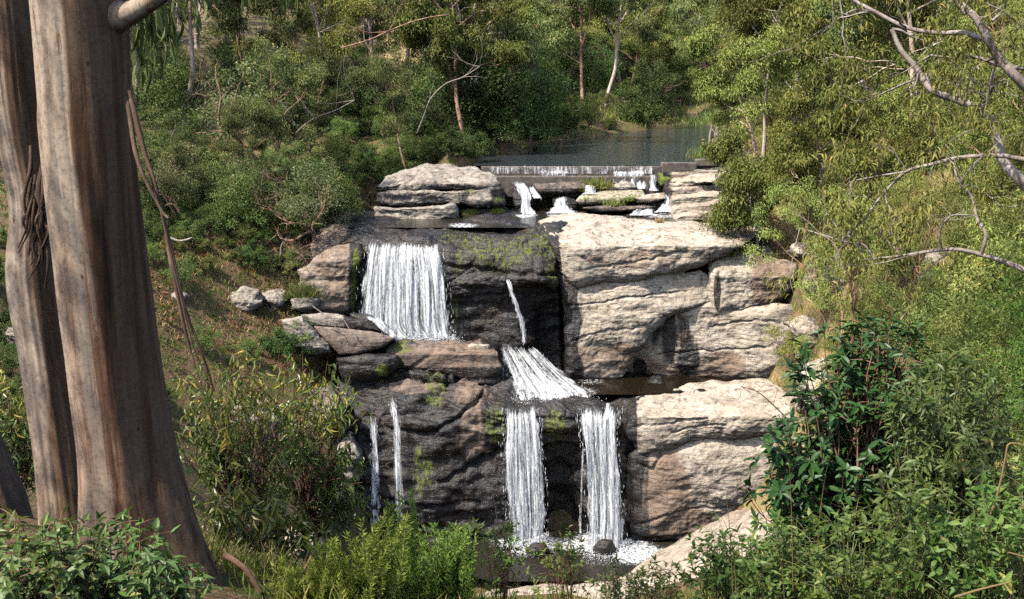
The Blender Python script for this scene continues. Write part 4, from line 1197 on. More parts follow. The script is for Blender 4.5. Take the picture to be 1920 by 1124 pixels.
def proto_gum(key, seed, H, bark, leaf, per=130, L=0.20, W=0.05, bare=0.35, spread=0.33, nl=8, lean=0.05, r0=None, kind='diamond', flat=0.62, crad=0.062, kids=(3, 4)):
    rs = np.random.RandomState(seed)
    tr = Acc(); tips = []
    n = 9
    pts = [np.array([0, 0, -0.5])]
    d = np.array([rs.normal(0, lean), rs.normal(0, lean), 1.0])
    for k in range(n):
        d = d + np.array([rs.normal(0, .07), rs.normal(0, .07), 0.05]); d /= np.linalg.norm(d)
        pts.append(pts[-1] + d * (H * 0.82 + 0.5) / n)
    pts = np.array(pts)
    r0 = r0 or 0.012 * H + 0.03
    rad = r0 * np.linspace(1, 0.30, n + 1); rad[0] *= 1.35
    tube(tr, pts, rad, 9, n=26)
    for i in range(nl):
        t = bare + (1 - bare) * (i + rs.rand()) / nl
        k = t * n; a = min(int(k), n - 1)
        q = pts[a] + (pts[a + 1] - pts[a]) * (k - a)
        az = i * 2.4 + rs.normal(0, .4)
        e = rs.uniform(0.35, 0.95)
        nd = np.array([math.cos(az) * math.cos(e), math.sin(az) * math.cos(e), math.sin(e)])
        grow(tr, q, nd, H * spread * rs.uniform(0.55, 1.1) * (1.15 - 0.4 * t), r0 * 0.36, 2, rs, tips, 0.05, 0.20, kids, 0.55, 0.8, 6, 4)
    tips.append((pts[-1], d))
    c = np.array([t[0] for t in tips])
    lf = Acc()
    clumps(lf, c, rs.uniform(crad * 0.6, crad * 1.25, len(c)) * H, per, rs, L, W, kind, 0.75, flat)
    PROTO[key] = [('trunk', tr.mesh('trunk', M[bark], True)), ('crown', lf.mesh('crown', M[leaf], False))]


def proto_dense(key, seed, H, Wd, bark, leaf, nc=85, per=120, L=0.20, W=0.095, low=0.12, kind='diamond', crad=0.10, droop=0.15):
    rs = np.random.RandomState(seed)
    tr = Acc(); tips = []
    grow(tr, (0, 0, -0.4), (rs.normal(0, .1), rs.normal(0, .1), 1), H * 0.45, 0.02 * H + 0.03, 3, rs, tips, 0.10, 0.2, (3, 4), 0.66, 0.85, 6, 4)
    c = unit(rs, nc) * (rs.rand(nc)[:, None] ** 0.35)
    c[:, 2] = np.abs(c[:, 2]) * 1.0 - 0.25 * rs.rand(nc)
    lump = 1 + 0.35 * perlin(c * 1.7 + seed * 3.1)
    c = c * lump[:, None] * np.array([Wd, Wd, H * (1 - low) * 0.82]) + np.array([0, 0, H * (low + 0.14)])
    lf = Acc()
    clumps(lf, c, rs.uniform(crad * 0.6, crad * 1.25, nc) * H, per, rs, L, W, kind, droop, 0.7)
    PROTO[key] = [('trunk', tr.mesh('trunk', M[bark], True)), ('crown', lf.mesh('crown', M[leaf], False))]


def proto_shrub(key, seed, H, Wd, bark, leaf, nc=34, per=90, L=0.10, W=0.035, kind='diamond', droop=0.2, crad=0.13, stems=6):
    rs = np.random.RandomState(seed)
    tr = Acc(); tips = []
    for i in range(stems):
        az = rs.rand() * 6.28; e = rs.uniform(0.7, 1.4)
        grow(tr, (rs.normal(0, .06), rs.normal(0, .06), -0.2), (math.cos(az) * math.cos(e), math.sin(az) * math.cos(e), math.sin(e)), H * 0.6, 0.012 * H + 0.008, 1, rs, tips, 0.08, 0.2, (2, 4), 0.6, 0.7, 5, 4)
    c = unit(rs, nc) * (rs.rand(nc)[:, None] ** 0.4)
    c[:, 2] = np.abs(c[:, 2])
    c = c * (1 + 0.35 * perlin(c * 1.9 + seed * 2.3))[:, None] * np.array([Wd, Wd, H * 0.85]) + np.array([0, 0, H * 0.12])
    c = np.concatenate([c, [t[0] for t in tips]])
    lf = Acc()
    clumps(lf, c, rs.uniform(crad * 0.55, crad * 1.3, len(c)) * H, per, rs, L, W, kind, droop, 0.75)
    PROTO[key] = [('stems', tr.mesh('stems', M[bark], True)), ('foliage', lf.mesh('foliage', M[leaf], False))]


def put(key, name, loc, label, cat, group=None, rz=0.0, s=1.0, tilt=(0, 0), sz=None):
    root = empty(name, loc, label, cat, group, rz, s)
    root.rotation_euler = (tilt[0], tilt[1], rz)
    if sz: root.scale = (s, s, s * sz)
    for nm, me in PROTO[key]:
        link(nm, me, root)
    return root


def at_ground(u, d):
    """ground point at forward distance d that stands under photograph column u"""
    z = -0.1 * d
    for _ in range(12):
        f = d * CP - z * SP
        x = (u - CX) / F_PX * f
        z = float(ground_z(x, d))
    return np.array([x, d, z])


proto_gum('gum_a', 11, 15.0, 'bark_pink', 'gum_leaf', 110, 0.27, 0.095)
proto_gum('gum_b', 12, 17.0, 'bark_gum', 'gum_leaf', 110, 0.27, 0.095, 0.42, 0.30, 9)
proto_gum('gum_c', 13, 12.0, 'bark_pink', 'gum_sun', 120, 0.24, 0.078, 0.30, 0.36, 8, 0.18)
proto_gum('gum_d', 14, 14.0, 'bark_gum', 'gum_sun', 120, 0.24, 0.078, 0.30, 0.34, 9, 0.1)
proto_gum('gum_near', 15, 9.0, 'bark_pink', 'gum_sun', 95, 0.135, 0.036, 0.25, 0.38, 9, 0.15, 0.11, 'fold')
proto_gum('gum_slim', 16, 8.0, 'bark_pink', 'gum_leaf', 110, 0.15, 0.04, 0.45, 0.34, 6, 0.25, 0.09)
proto_gum('gum_tall', 18, 16.0, 'bark_pink', 'gum_leaf', 110, 0.26, 0.09, 0.50, 0.30, 8, 0.10, 0.20)
proto_gum('gum_pale', 19, 15.0, 'bark_gum', 'gum_sun', 110, 0.25, 0.085, 0.48, 0.32, 8, 0.14, 0.18)
proto_dense('dense_a', 21, 9.0, 3.4, 'bark_dark', 'dark_leaf')
proto_dense('dense_round', 29, 7.0, 3.1, 'bark_dark', 'dark_leaf', 150, 130, 0.17, 0.085, 0.06)
proto_dense('dense_b', 22, 7.0, 3.0, 'bark_dark', 'dark_leaf', 75, 120, 0.18, 0.085)
proto_dense('dense_c', 23, 7.5, 2.6, 'bark_dark', 'mid_leaf', 75, 120, 0.18, 0.075)
proto_dense('dense_y', 24, 6.5, 2.4, 'bark_dark', 'yellow_leaf', 70, 130, 0.16, 0.055)
proto_dense('dense_p', 25, 7.5, 2.6, 'bark_pink', 'pale_leaf', 60, 120, 0.18, 0.07, 0.3)
proto_shrub('shrub_a', 31, 2.4, 1.5, 'twig', 'mid_leaf', 36, 90, 0.11, 0.04)
proto_shrub('shrub_b', 32, 1.8, 1.3, 'twig', 'dark_leaf', 32, 90, 0.10, 0.045)
proto_shrub('shrub_c', 33, 2.6, 1.3, 'twig', 'yellow_leaf', 34, 90, 0.10, 0.03, droop=0.5)
proto_shrub('shrub_d', 34, 1.2, 1.0, 'twig', 'under_leaf', 26, 80, 0.09, 0.035)
proto_shrub('fine_a', 35, 3.2, 1.5, 'twig', 'herb_leaf', 46, 120, 0.085, 0.028, droop=0.2, crad=0.085)
proto_shrub('fine_b', 36, 2.8, 1.2, 'twig', 'under_leaf', 46, 120, 0.085, 0.026, droop=0.3, crad=0.085)

# ---------------------------------------------------------------- forest on the left bank
TREES = [
    # key, u, d, scale, rz, tilt, name, label
    ('gum_slim', 520, 57.0, 1.05, 0.3, (0.0, 0.22), 'gum_tree', 'leaning pinkish gum with a kinked bare trunk above the brush pile'),
    ('gum_slim', 556, 58.5, 1.0, 2.1, (0.0, 0.30), 'gum_tree', 'second leaning slim gum, right beside the kinked one'),
    ('gum_slim', 778, 62.0, 0.95, 4.0, (0.05, 0.2), 'gum_tree', 'curved thin gum rising behind the grey lens-shaped slab'),
    ('gum_b', 860, 76.0, 1.0, 1.0, (0, 0), 'gum_tree', 'straight brown-trunked gum behind the dark trees left of the weir'),
    ('gum_b', 345, 82.0, 1.05, 2.0, (0, 0), 'gum_tree', 'tall pale-trunked gum right of the big trunk, high on the bank'),
    ('gum_a', 800, 88.0, 1.1, 0.5, (0, 0), 'gum_tree', 'tall straight gum with a dark trunk against the top edge'),
    ('gum_a', 1093, 104.0, 1.0, 3.0, (0, 0.03), 'gum_tree', 'orange-trunked gum on the grassy far bank, left of the pair'),
    ('gum_b', 1133, 104.0, 0.95, 1.2, (0, 0.05), 'gum_tree', 'paler forked gum on the grassy far bank, right of the pair'),
    ('dense_round', 1212, 96.0, 0.98, 0.0, (0, 0), 'shade_tree', 'round dark green tree overhanging the far bend of the river'),
    ('dense_a', 930, 70.0, 1.05, 1.0, (0, 0), 'shade_tree', 'dense dark tree at the left shore just above the weir'),
    ('dense_a', 860, 69.0, 1.0, 2.2, (0, 0), 'shade_tree', 'dense dark tree left of the one above the weir'),
    ('dense_b', 1000, 78.0, 1.1, 3.1, (0, 0), 'shade_tree', 'dark rounded tree reaching over the left shore of the river'),
    ('dense_a', 960, 92.0, 1.15, 5.1, (0, 0), 'shade_tree', 'tall dark tree behind the rounded one on the left shore'),
    ('dense_p', 345, 52.5, 0.62, 0.3, (0, 0), 'pale_tree', 'small pale-topped bushy tree right of the hanging bark'),
    ('dense_p', 450, 53.5, 0.55, 1.3, (0, 0), 'pale_tree', 'small silvery bushy tree left of the kinked leaning gum'),
    ('dense_p', 830, 80, 1.0, 1.3, (0, 0), 'pale_tree', 'pale-crowned tree over the dark trees left of the weir'),
    ('dense_p', 500, 60.0, 1.2, 0.7, (0, 0), 'shade_tree', 'light-topped bushy tree in the middle of the left bank'),
    ('dense_c', 330, 56.0, 0.85, 2.7, (0, 0), 'shade_tree', 'bushy green tree nearest the big trunk on the left bank'),
]
for key, u, d, s, rz, tl, nm, lb in TREES:
    p = at_ground(u, d)
    put(key, nm, p, lb, 'tree', None, rz, s, tl)

rs = np.random.RandomState(77)


LOOK = {'gum_tall': 'tall pink-trunked', 'gum_pale': 'tall pale-trunked', 'dense_p': 'pale', 'gum_slim': 'slim leaning', 'gum_a': 'pink-barked', 'gum_b': 'pale-barked', 'gum_c': 'olive slanting', 'gum_d': 'grey-barked', 'gum_near': 'fine-leaved', 'dense_a': 'big dark', 'dense_b': 'low dark', 'dense_c': 'mid-green',
        'dense_y': 'yellow-green', 'shrub_a': 'green', 'shrub_b': 'dark', 'shrub_c': 'yellow-green', 'shrub_d': 'small pale', 'fine_a': 'bright fine-leaved', 'fine_b': 'yellowish fine-leaved'}
PLACE_LEFT = [(-999, 'left of the big twin trunk'), (240, 'right beside the big trunk'), (330, 'above the small white rock'), (400, 'above the jagged grey rocks'), (480, 'over the kinked leaning gum'), (550, 'above the brush pile'),
              (620, 'above the grey rock pillar'), (700, 'behind the layered outcrop'), (780, 'behind the lens-shaped slab'), (860, 'near the weir\'s left end'), (940, 'above the weir crest'),
              (1020, 'by the orange-trunked gums'), (1100, 'behind the small fence'), (1160, 'around the round dark tree'), (1270, 'beyond the far reeds')]
PLACE_RIGHT = [(-999, 'at the right shore'), (1380, 'above the stepped slabs'), (1440, 'above the cap slab'), (1500, 'above the streaked block'), (1560, 'above the pinkish boulder'), (1640, 'around the pink-white trunk'),
               (1720, 'behind the crooked limb'), (1800, 'behind the upper bare limbs'), (1870, 'at the right edge')]
ORD = ['first', 'second', 'third', 'fourth', 'fifth', 'sixth', 'seventh', 'eighth', 'ninth', 'tenth', 'eleventh', 'twelfth', 'thirteenth', 'fourteenth']


def place_of(u, table):
    return [t for lo_, t in table if u >= lo_][-1]


def scatter(n, urange, drange, keys, name, label, cat, group, smin, smax, min_dist, ok=None, tilt=0.06, drop=0.0, noun='tree'):
    placed = []; items = []
    tries = 0
    while len(items) < n and tries < n * 40:
        tries += 1
        d = math.sqrt(rs.uniform(drange[0] ** 2, drange[1] ** 2)); u = rs.uniform(*urange)
        p = at_ground(u, d)
        if ok is not None and not ok(u, d, p): continue
        if any((p[0] - q[0]) ** 2 + (p[1] - q[1]) ** 2 < min_dist ** 2 for q in placed): continue
        placed.append(p)
        k = keys[rs.randint(len(keys))]
        o = put(k, name, p - np.array([0, 0, drop]), label, cat, group, rs.rand() * 6.28, rs.uniform(smin, smax), (rs.normal(0, tilt), rs.normal(0, tilt)))
        items.append((u, d, k, o))
    # a label that singles each one out: its look, the row it stands in, the landmark it stands by, its order from the left
    table = PLACE_RIGHT if urange[0] > 1300 else PLACE_LEFT
    if not items:
        print('EMPTY', group); return placed
    ds = sorted(q[1] for q in items)
    cut = (ds[len(ds) // 3], ds[2 * len(ds) // 3])
    bucket = {}
    for it in items:
        row = 'nearest row' if it[1] < cut[0] else ('middle row' if it[1] < cut[1] else 'far row')
        bucket.setdefault((LOOK[it[2]], row, place_of(it[0], table)), []).append(it)
    for (lk, row, pl), its in bucket.items():
        its.sort(key=lambda q: q[0])
        for i, it in enumerate(its):
            it[3]['label'] = (f'{lk} {noun} {pl}, {row}' if len(its) == 1 else f'{lk} {noun} {pl}, {row}, {ORD[i]} from left') + SUFFIX.get(group, '')
    return placed


SUFFIX = {'trees left of the big trunks': ', low'}
not_water = lambda u, d, p: p[2] > POOL_Z + 0.25
scatter(15, (290, 880), (54.5, 66), ['gum_tall', 'gum_pale', 'gum_tall'], 'tall_gum', 'tree', 'tree', 'tall gums along the front of the left bank', 0.7, 1.0, 2.4, lambda u, d, p: not_water(u, d, p) and p[0] < -5.0, 0.09, noun='front gum')
scatter(10, (1400, 1900), (44, 62), ['gum_pale', 'gum_tall'], 'tall_gum', 'tree', 'tree', 'tall gums along the front of the right bank', 0.6, 0.85, 3.0, lambda u, d, p: p[0] > 13, 0.09, noun='front gum')
scatter(28, (150, 900), (66, 125), ['gum_a', 'gum_b', 'gum_c', 'gum_d'], 'gum_tree', 'tall olive gum in the crowded forest on the left bank', 'tree', 'gums of the left bank forest', 0.75, 1.15, 3.6, not_water, noun='tall forest gum')
scatter(44, (230, 960), (54.5, 100), ['dense_a', 'dense_b', 'dense_c', 'dense_c'], 'understorey_tree', 'leafy understorey tree among the gums of the left bank', 'tree', 'understorey trees of the left bank', 0.6, 1.05, 2.6, not_water, noun='understorey tree')
scatter(60, (900, 1400), (122, 215), ['gum_a', 'gum_b', 'gum_c', 'dense_a', 'dense_c'], 'forest_tree', 'distant tree closing the view beyond the river bend', 'tree', 'distant trees beyond the river bend', 0.8, 1.2, 3.6, not_water, noun='distant tree')
scatter(28, (-420, 260), (38, 100), ['gum_a', 'gum_c', 'dense_c', 'dense_b'], 'forest_tree', 'tree glimpsed left of the big trunks', 'tree', 'trees left of the big trunks', 0.6, 1.0, 3.5, not_water, noun='tree')
scatter(36, (1120, 1345), (124, 185), ['dense_a', 'dense_c', 'gum_c', 'gum_d'], 'bend_tree', 'tree', 'tree', 'trees at the river bend', 0.8, 1.1, 2.4, lambda u, d, p: p[2] > POOL_Z + 0.5, noun='river-bend tree')
scatter(26, (980, 1340), (112, 136), ['dense_a', 'dense_c', 'gum_c', 'dense_b'], 'bank_tree', 'tree', 'tree', 'trees behind the grassy far bank', 0.8, 1.2, 2.6, lambda u, d, p: p[2] > POOL_Z + 0.8, noun='leafy tree')
scatter(24, (150, 1000), (125, 240), ['gum_a', 'gum_b', 'gum_d'], 'hill_tree', 'small gum on the dry golden hill behind the forest', 'tree', 'gums on the golden hill', 0.6, 1.0, 6.0, noun='golden-hill gum')
scatter(30, (260, 860), (51.5, 68), ['gum_slim'], 'slim_gum', 'tree', 'tree', 'slim gums of the left bank', 0.8, 1.3, 1.8, lambda u, d, p: not_water(u, d, p) and p[0] < -7.5, 0.2, noun='gum')
scatter(22, (240, 720), (51, 59), ['dense_c', 'dense_p', 'dense_c', 'dense_b', 'gum_slim'], 'bank_tree', 'tree', 'tree', 'low trees along the left ledge', 0.40, 0.72, 1.5, lambda u, d, p: p[0] < -9.0, noun='ledge-side tree')
scatter(40, (240, 760), (51.5, 68), ['shrub_a', 'shrub_b', 'shrub_d', 'shrub_a'], 'shrub', 'green shrub under the trees of the left bank', 'shrub', 'shrubs under the left bank trees', 0.6, 1.15, 1.2, lambda u, d, p: p[0] < -8.5 or d > 60, noun='shrub')
scatter(80, (640, 1060), (60.5, 98), ['shrub_a', 'shrub_b', 'shrub_b'], 'shore_shrub', 'dark shrub along the left shore above the weir', 'shrub', 'shrubs along the left shore', 0.7, 1.3, 1.2, lambda u, d, p: p[2] > POOL_Z - 0.1 and p[0] < -1.8 + .34 * (d - 62), noun='shore shrub')
scatter(22, (680, 900), (59.5, 67), ['shrub_b', 'shrub_a', 'shrub_b'], 'shrub', 'shrub', 'shrub', 'shrubs on top of the layered outcrop', 0.6, 1.1, 0.9, lambda u, d, p: p[0] < -2.8 and d > 61.5, noun='shrub on the outcrop')
scatter(26, (1010, 1250), (84, 118), ['shrub_d', 'shrub_a', 'shrub_c'], 'bank_bush', 'low bush on the grassy far bank by the orange-trunked gums', 'shrub', 'bushes on the grassy far bank', 0.6, 1.1, 1.8, lambda u, d, p: p[2] > POOL_Z + 0.15, noun='bush')
scatter(44, (250, 600), (43, 53), ['shrub_d', 'shrub_b', 'shrub_a'], 'shrub', 'small shrub on the brown leafy bank left of the falls', 'shrub', 'small shrubs on the brown bank', 0.35, 0.85, 0.8, lambda u, d, p: p[0] < -8.8 and (d > 49.5 or rs.rand() < .12), noun='low shrub')
scatter(24, (-100, 330), (28, 46), ['shrub_a', 'shrub_d', 'shrub_b'], 'shrub', 'shrub behind the big trunks at the left edge', 'shrub', 'shrubs behind the big trunks', 0.5, 0.9, 1.2, noun='shaded shrub')

# ---------------------------------------------------------------- right bank
RT = [
    ('gum_b', 1340, 88.0, 0.8, 0.4, (0, 0), 'gum_tree', 'pale-trunked gum standing at the right shore of the river'),
    ('gum_d', 1490, 64.0, 0.95, 1.9, (0, 0), 'gum_tree', 'grey straight-trunked gum in the middle of the right bank'),
    ('gum_b', 1575, 60.0, 0.9, 3.3, (0, 0), 'gum_tree', 'brown-trunked gum between the grey one and the pink one on the right bank'),
    ('gum_d', 1698, 47.0, 0.9, 0.9, (0, 0.08), 'gum_tree', 'pink-white trunked gum behind the crooked bare limb'),
    ('dense_y', 1440, 70.0, 1.1, 0.2, (0, 0), 'feathery_tree', 'feathery yellow-green tree above the stepped pale slabs'),
]
for key, u, d, s, rz, tl, nm, lb in RT:
    put(key, nm, at_ground(u, d), lb, 'tree', None, rz, s, tl)
def clear_view(p):
    uu_, vv_ = proj(np.asarray(p))
    return not (1475 < uu_ < 1650 and 450 < vv_ < 640)


okr = lambda u, d, p: clear_view(p) and p[2] > POOL_Z + 0.3 and p[0] > 11.0
scatter(44, (1360, 1980), (54, 130), ['gum_c', 'gum_d', 'gum_d', 'gum_a'], 'gum_tree', 'sunlit olive gum in the forest on the right bank', 'tree', 'gums of the right bank forest', 0.65, 1.0, 3.4, okr, noun='sunlit gum')
scatter(66, (1375, 1980), (42, 100), ['dense_c', 'dense_y', 'dense_y', 'dense_c'], 'understorey_tree', 'bushy yellow-green tree on the sunny right bank', 'tree', 'understorey trees of the right bank', 0.5, 0.85, 2.8, okr, noun='bushy tree')
scatter(16, (1480, 1940), (30, 52), ['gum_near'], 'gum_sapling', 'young gum with drooping leaves on the right slope', 'tree', 'young gums on the right slope', 0.5, 0.8, 2.4, lambda u, d, p: p[0] > 13.0 and clear_view(p), noun='young gum')
scatter(76, (1370, 1960), (40, 66), ['shrub_c', 'shrub_c', 'shrub_d'], 'slope_shrub', 'yellow-green shrub on the grassy right slope', 'shrub', 'shrubs on the right slope', 0.5, 1.0, 1.4, lambda u, d, p: p[0] > 12.5 and (clear_view(p) or rs.rand() < .12), noun='slope shrub')
scatter(60, (1600, 1990), (16, 40), ['shrub_c', 'shrub_a', 'shrub_d', 'fine_b'], 'slope_shrub', 'green shrub low on the near right slope', 'shrub', 'shrubs on the near right slope', 0.7, 1.15, 1.3, lambda u, d, p: clear_view(p), noun='near shrub')
scatter(22, (1740, 2010), (11, 26), ['fine_a', 'fine_b', 'fine_a'], 'fine_shrub', 'fine-leaved bright shrub massed behind the dark glossy one', 'shrub', 'fine-leaved shrubs of the near right', 0.6, 0.85, 1.0, noun='shrub')
# ---------------------------------------------------------------- the big twin-stemmed gum in the foreground
def big_bark():
    k = NT('big_gum_bark')
    co = k.coord('Object', (7, 7, 0.30)); c2 = k.coord('Object')
    n1 = k.noise(co, 1.0, 4, 0.55, 0.5); n2 = k.noise(co, 3.6, 5, 0.65); n3 = k.noise(c2, 30.0, 4, 0.65); n4 = k.noise(k.coord('Object', (3, 3, 1.1)), 1.6, 5, 0.6)
    f = k.math('ADD', k.math('MULTIPLY', n1, 0.78), k.math('MULTIPLY', n2, 0.22))
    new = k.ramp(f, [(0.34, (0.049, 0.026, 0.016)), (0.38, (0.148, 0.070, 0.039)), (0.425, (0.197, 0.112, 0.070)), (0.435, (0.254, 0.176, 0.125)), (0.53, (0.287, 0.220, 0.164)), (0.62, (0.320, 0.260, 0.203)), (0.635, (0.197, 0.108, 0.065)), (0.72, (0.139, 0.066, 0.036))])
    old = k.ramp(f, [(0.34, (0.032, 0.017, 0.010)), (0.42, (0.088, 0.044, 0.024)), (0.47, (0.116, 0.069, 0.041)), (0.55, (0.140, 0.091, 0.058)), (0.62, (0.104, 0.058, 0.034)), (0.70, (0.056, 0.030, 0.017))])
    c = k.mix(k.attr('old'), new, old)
    c = k.mix(k.ramp(n4, [(0.56, 0.0), (0.66, 0.5)]), c, (0.075, 0.048, 0.034))
    c = k.mix(k.ramp(n3, [(0.36, 0.4), (0.52, 0.0)]), c, (0.04, 0.028, 0.02))
    sp = k.n('ShaderNodeTexVoronoi', i_Vector=k.coord('Object', (1, 1, 0.6)), i_Scale=6.5).outputs['Distance']
    c = k.mix(k.ramp(sp, [(0.04, 0.85), (0.075, 0.0)]), c, (0.022, 0.016, 0.012))
    k.l(c, k.b.inputs['Base Color'])
    k.b.inputs['Roughness'].default_value = 0.85
    k.b.inputs['Specular IOR Level'].default_value = 0.15
    h = k.math('ADD', k.math('ADD', f, k.math('MULTIPLY', n3, 0.10)), k.math('MULTIPLY', k.ramp(f, [(0.445, 0.0), (0.455, 1.0)]), 0.25))
    k.l(k.bump(h, 0.55, 0.018), k.b.inputs['Normal'])
    return k.m


M['bark_big'] = big_bark()
M['bark_strip'] = bark_material('peeled_bark', [(0.30, (0.03, 0.02, 0.014)), (0.5, (0.085, 0.05, 0.034)), (0.7, (0.17, 0.105, 0.07))], (20, 20, 1.5), 0.6, 0.006, 2.0)


def big_trunk(rows, flare, seed, base_loc):
    """rows: (v, u_left, u_right, d)"""
    R = crom(np.array(rows, float), 200)
    L = P(R[:, 1], R[:, 0], R[:, 3]); Rr = P(R[:, 2], R[:, 0], R[:, 3])
    C = 0.5 * (L + Rr); rad = 0.5 * np.linalg.norm(Rr - L, axis=1)
    th = np.linspace(0, 2 * np.pi, 96, endpoint=False)
    ring = np.stack([np.cos(th), np.sin(th), 0 * th], -1)
    V = C[:, None] + rad[:, None, None] * ring[None]
    h = C[:, 2] - C[-1, 2]
    fl = np.exp(-h / 0.55)[:, None] * flare * (0.35 + np.clip(np.cos(3 * th + seed), 0, 1) ** 1.5 + 0.9 * np.exp(-((th - 6.0) / 0.5) ** 2))[None]
    q = np.stack([np.repeat((np.cos(th) * 2.4)[None], len(C), 0), np.repeat((np.sin(th) * 2.4)[None], len(C), 0), np.repeat(h[:, None] * 0.35, len(th), 1)], -1)
    rid = 0.024 * fbm(q * np.array([.6, .6, 1]) + seed, 4) + 0.010 * fbm(q * np.array([3, 3, 0.7]) + seed, 3)
    plate = fbm(q * np.array([1.3, 1.3, 0.6]) + seed + 40, 3)
    rid = rid + 0.012 * sstep(0.05, 0.09, plate)
    V = V + ring[None] * (fl + rid * (0.7 + 0.5 * np.exp(-h / 0.8)[:, None]))[..., None]
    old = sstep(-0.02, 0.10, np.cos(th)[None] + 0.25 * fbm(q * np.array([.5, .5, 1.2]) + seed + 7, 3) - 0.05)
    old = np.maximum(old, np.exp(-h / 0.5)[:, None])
    acc = Acc(); acc.add(V, quads=grid_quads(len(C), 96, True)[:, ::-1])
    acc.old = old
    return acc, C, rad


base = P(255, 1075, 6.6)
big = empty('gum_tree', base, 'huge twin-stemmed gum with streaky grey and rust bark filling the left foreground', 'tree')
a1, C1, R1 = big_trunk([(-420, -10, 130, 6.2), (-200, 36, 186, 6.3), (0, 62, 226, 6.4), (250, 84, 244, 6.45), (500, 110, 272, 6.5), (700, 138, 296, 6.55), (850, 158, 322, 6.6), (960, 168, 348, 6.6), (1060, 172, 372, 6.6), (1180, 170, 390, 6.6)], 0.20, 1.0, base)
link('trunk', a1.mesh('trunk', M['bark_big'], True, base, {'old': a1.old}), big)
a2, C2, R2 = big_trunk([(-420, -120, 0, 7.6), (-200, -70, 40, 7.5), (0, -32, 62, 7.4), (200, -12, 80, 7.35), (380, 22, 100, 7.3), (520, 18, 112, 7.25), (700, 48, 140, 7.2), (850, 70, 160, 7.15), (960, 82, 176, 7.1), (1060, 84, 190, 7.05), (1180, 80, 200, 7.0)], 0.10, 3.0, base)
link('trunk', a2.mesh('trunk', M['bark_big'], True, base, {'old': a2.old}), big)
acc = Acc()
tube(acc, P([205, 240, 275, 320, 390], [34, 26, 8, -24, -84], [6.4, 6.3, 6.2, 6.1, 6.0]), [0.12, 0.070, 0.056, 0.052, 0.045], 20, n=40)
link('branch', acc.mesh('branch', M['bark_big'], True, base), big)
rsb = np.random.RandomState(9)
STR = [
    [(243, 170), (262, 260), (290, 340), (312, 440), (340, 560), (362, 650), (385, 700)],
    [(246, 185), (270, 280), (296, 370), (322, 470), (348, 580), (378, 660), (402, 735)],
    [(240, 190), (258, 300), (300, 390), (316, 410)],
    [(312, 440), (330, 540), (352, 640), (366, 690)],
]
for st in STR:
    u = np.array([q[0] for q in st]); v = np.array([q[1] for q in st])
    pts = P(u, v, np.linspace(6.25, 6.0, len(u)) + rsb.normal(0, .03, len(u)))
    acc = Acc(); tube(acc, pts, np.linspace(0.016, 0.006, len(u)) * rsb.uniform(.8, 1.1), 6, n=50)
    link('bark_strip', acc.mesh('bark_strip', M['bark_strip'], True, base), big)
for k in range(26):          # shaggy peeling bark in the fork
    u0 = rsb.uniform(52, 96); v0 = rsb.uniform(255, 420); l = rsb.uniform(60, 170)
    uu_ = [u0, u0 + rsb.uniform(-14, 10), u0 + rsb.uniform(-22, 12), u0 + rsb.uniform(-26, 14)]
    vv_ = [v0, v0 + .3 * l, v0 + .65 * l, v0 + l]
    pts = P(uu_, vv_, [6.88, 6.82, 6.78, 6.8])
    acc = Acc(); tube(acc, pts, [0.012, 0.016, 0.011, 0.004], 5, n=14)
    link('bark_strip', acc.mesh('bark_strip', M['bark_strip'], True, base), big)
# crown: limbs above the frame, sprays that hang down into its top edge
tr = Acc(); tips = []
for (p, dr, L) in ((C1[2], (-0.1, 0.1, 1), 3.2), (C1[2], (0.7, -0.2, .7), 3.4), (C2[2], (-.6, .2, .9), 3.2), (C1[2], (-.2, -.8, .7), 3.0), (C1[2], (.3, .7, .7), 2.6), (C2[2], (-.7, -.5, .5), 3.0)):
    grow(tr, p, dr, L, 0.12, 2, rsb, tips, 0.05, 0.18, (3, 4), 0.6, 0.8, 7, 5)
link('limbs', tr.mesh('limbs', M['bark_grey'], True, base), big)
c = np.array([t[0] for t in tips])
u, v = proj(c); ok = (v < -70) | (c[:, 1] < 1.0)
lf = Acc(); c = c[ok]
shade = np.array([-7.1, 4.6, 4.8]) + unit(rsb, 40) * (rsb.rand(40)[:, None] ** .4) * [1.5, 2.0, 1.5]  # unseen leaf clumps added toward the sun to shade the trunk
c = np.concatenate([c, shade])
clumps(lf, c, rsb.uniform(0.35, 0.7, len(c)), 70, rsb, 0.17, 0.04, 'fold', 0.9, 0.8)
hang = []
for (u, v, d) in ((262, 10, 6.6), (285, 40, 6.8), (300, 75, 7.2), (262, 120, 7.2), (330, 20, 7.0), (360, -10, 7.4), (480, -20, 8.2), (270, 70, 7.0), (556, -14, 8.4)):
    hang.append(P(u, v, d))
hang = np.array(hang)
clumps(lf, hang, np.full(len(hang), 0.15), 16, rsb, 0.17, 0.026, 'lance', 2.2, 1.0)
link('crown', lf.mesh('crown', M['gum_leaf'], False, base), big)
# the dark stem at the lower left corner
acc, C3, R3 = big_trunk([(700, -130, -60, 7.8), (850, -70, 8, 7.8), (940, -40, 44, 7.8), (1020, -20, 64, 7.8), (1180, 0, 90, 7.8)], 0.05, 5.0, base)
b3 = C3[-1]
tag(link('tree_stump', acc.mesh('tree_stump', M['bark_dark'], True, b3), loc=b3), 'dark leaning stem cut by the lower left corner, behind the shade shrub', 'tree')

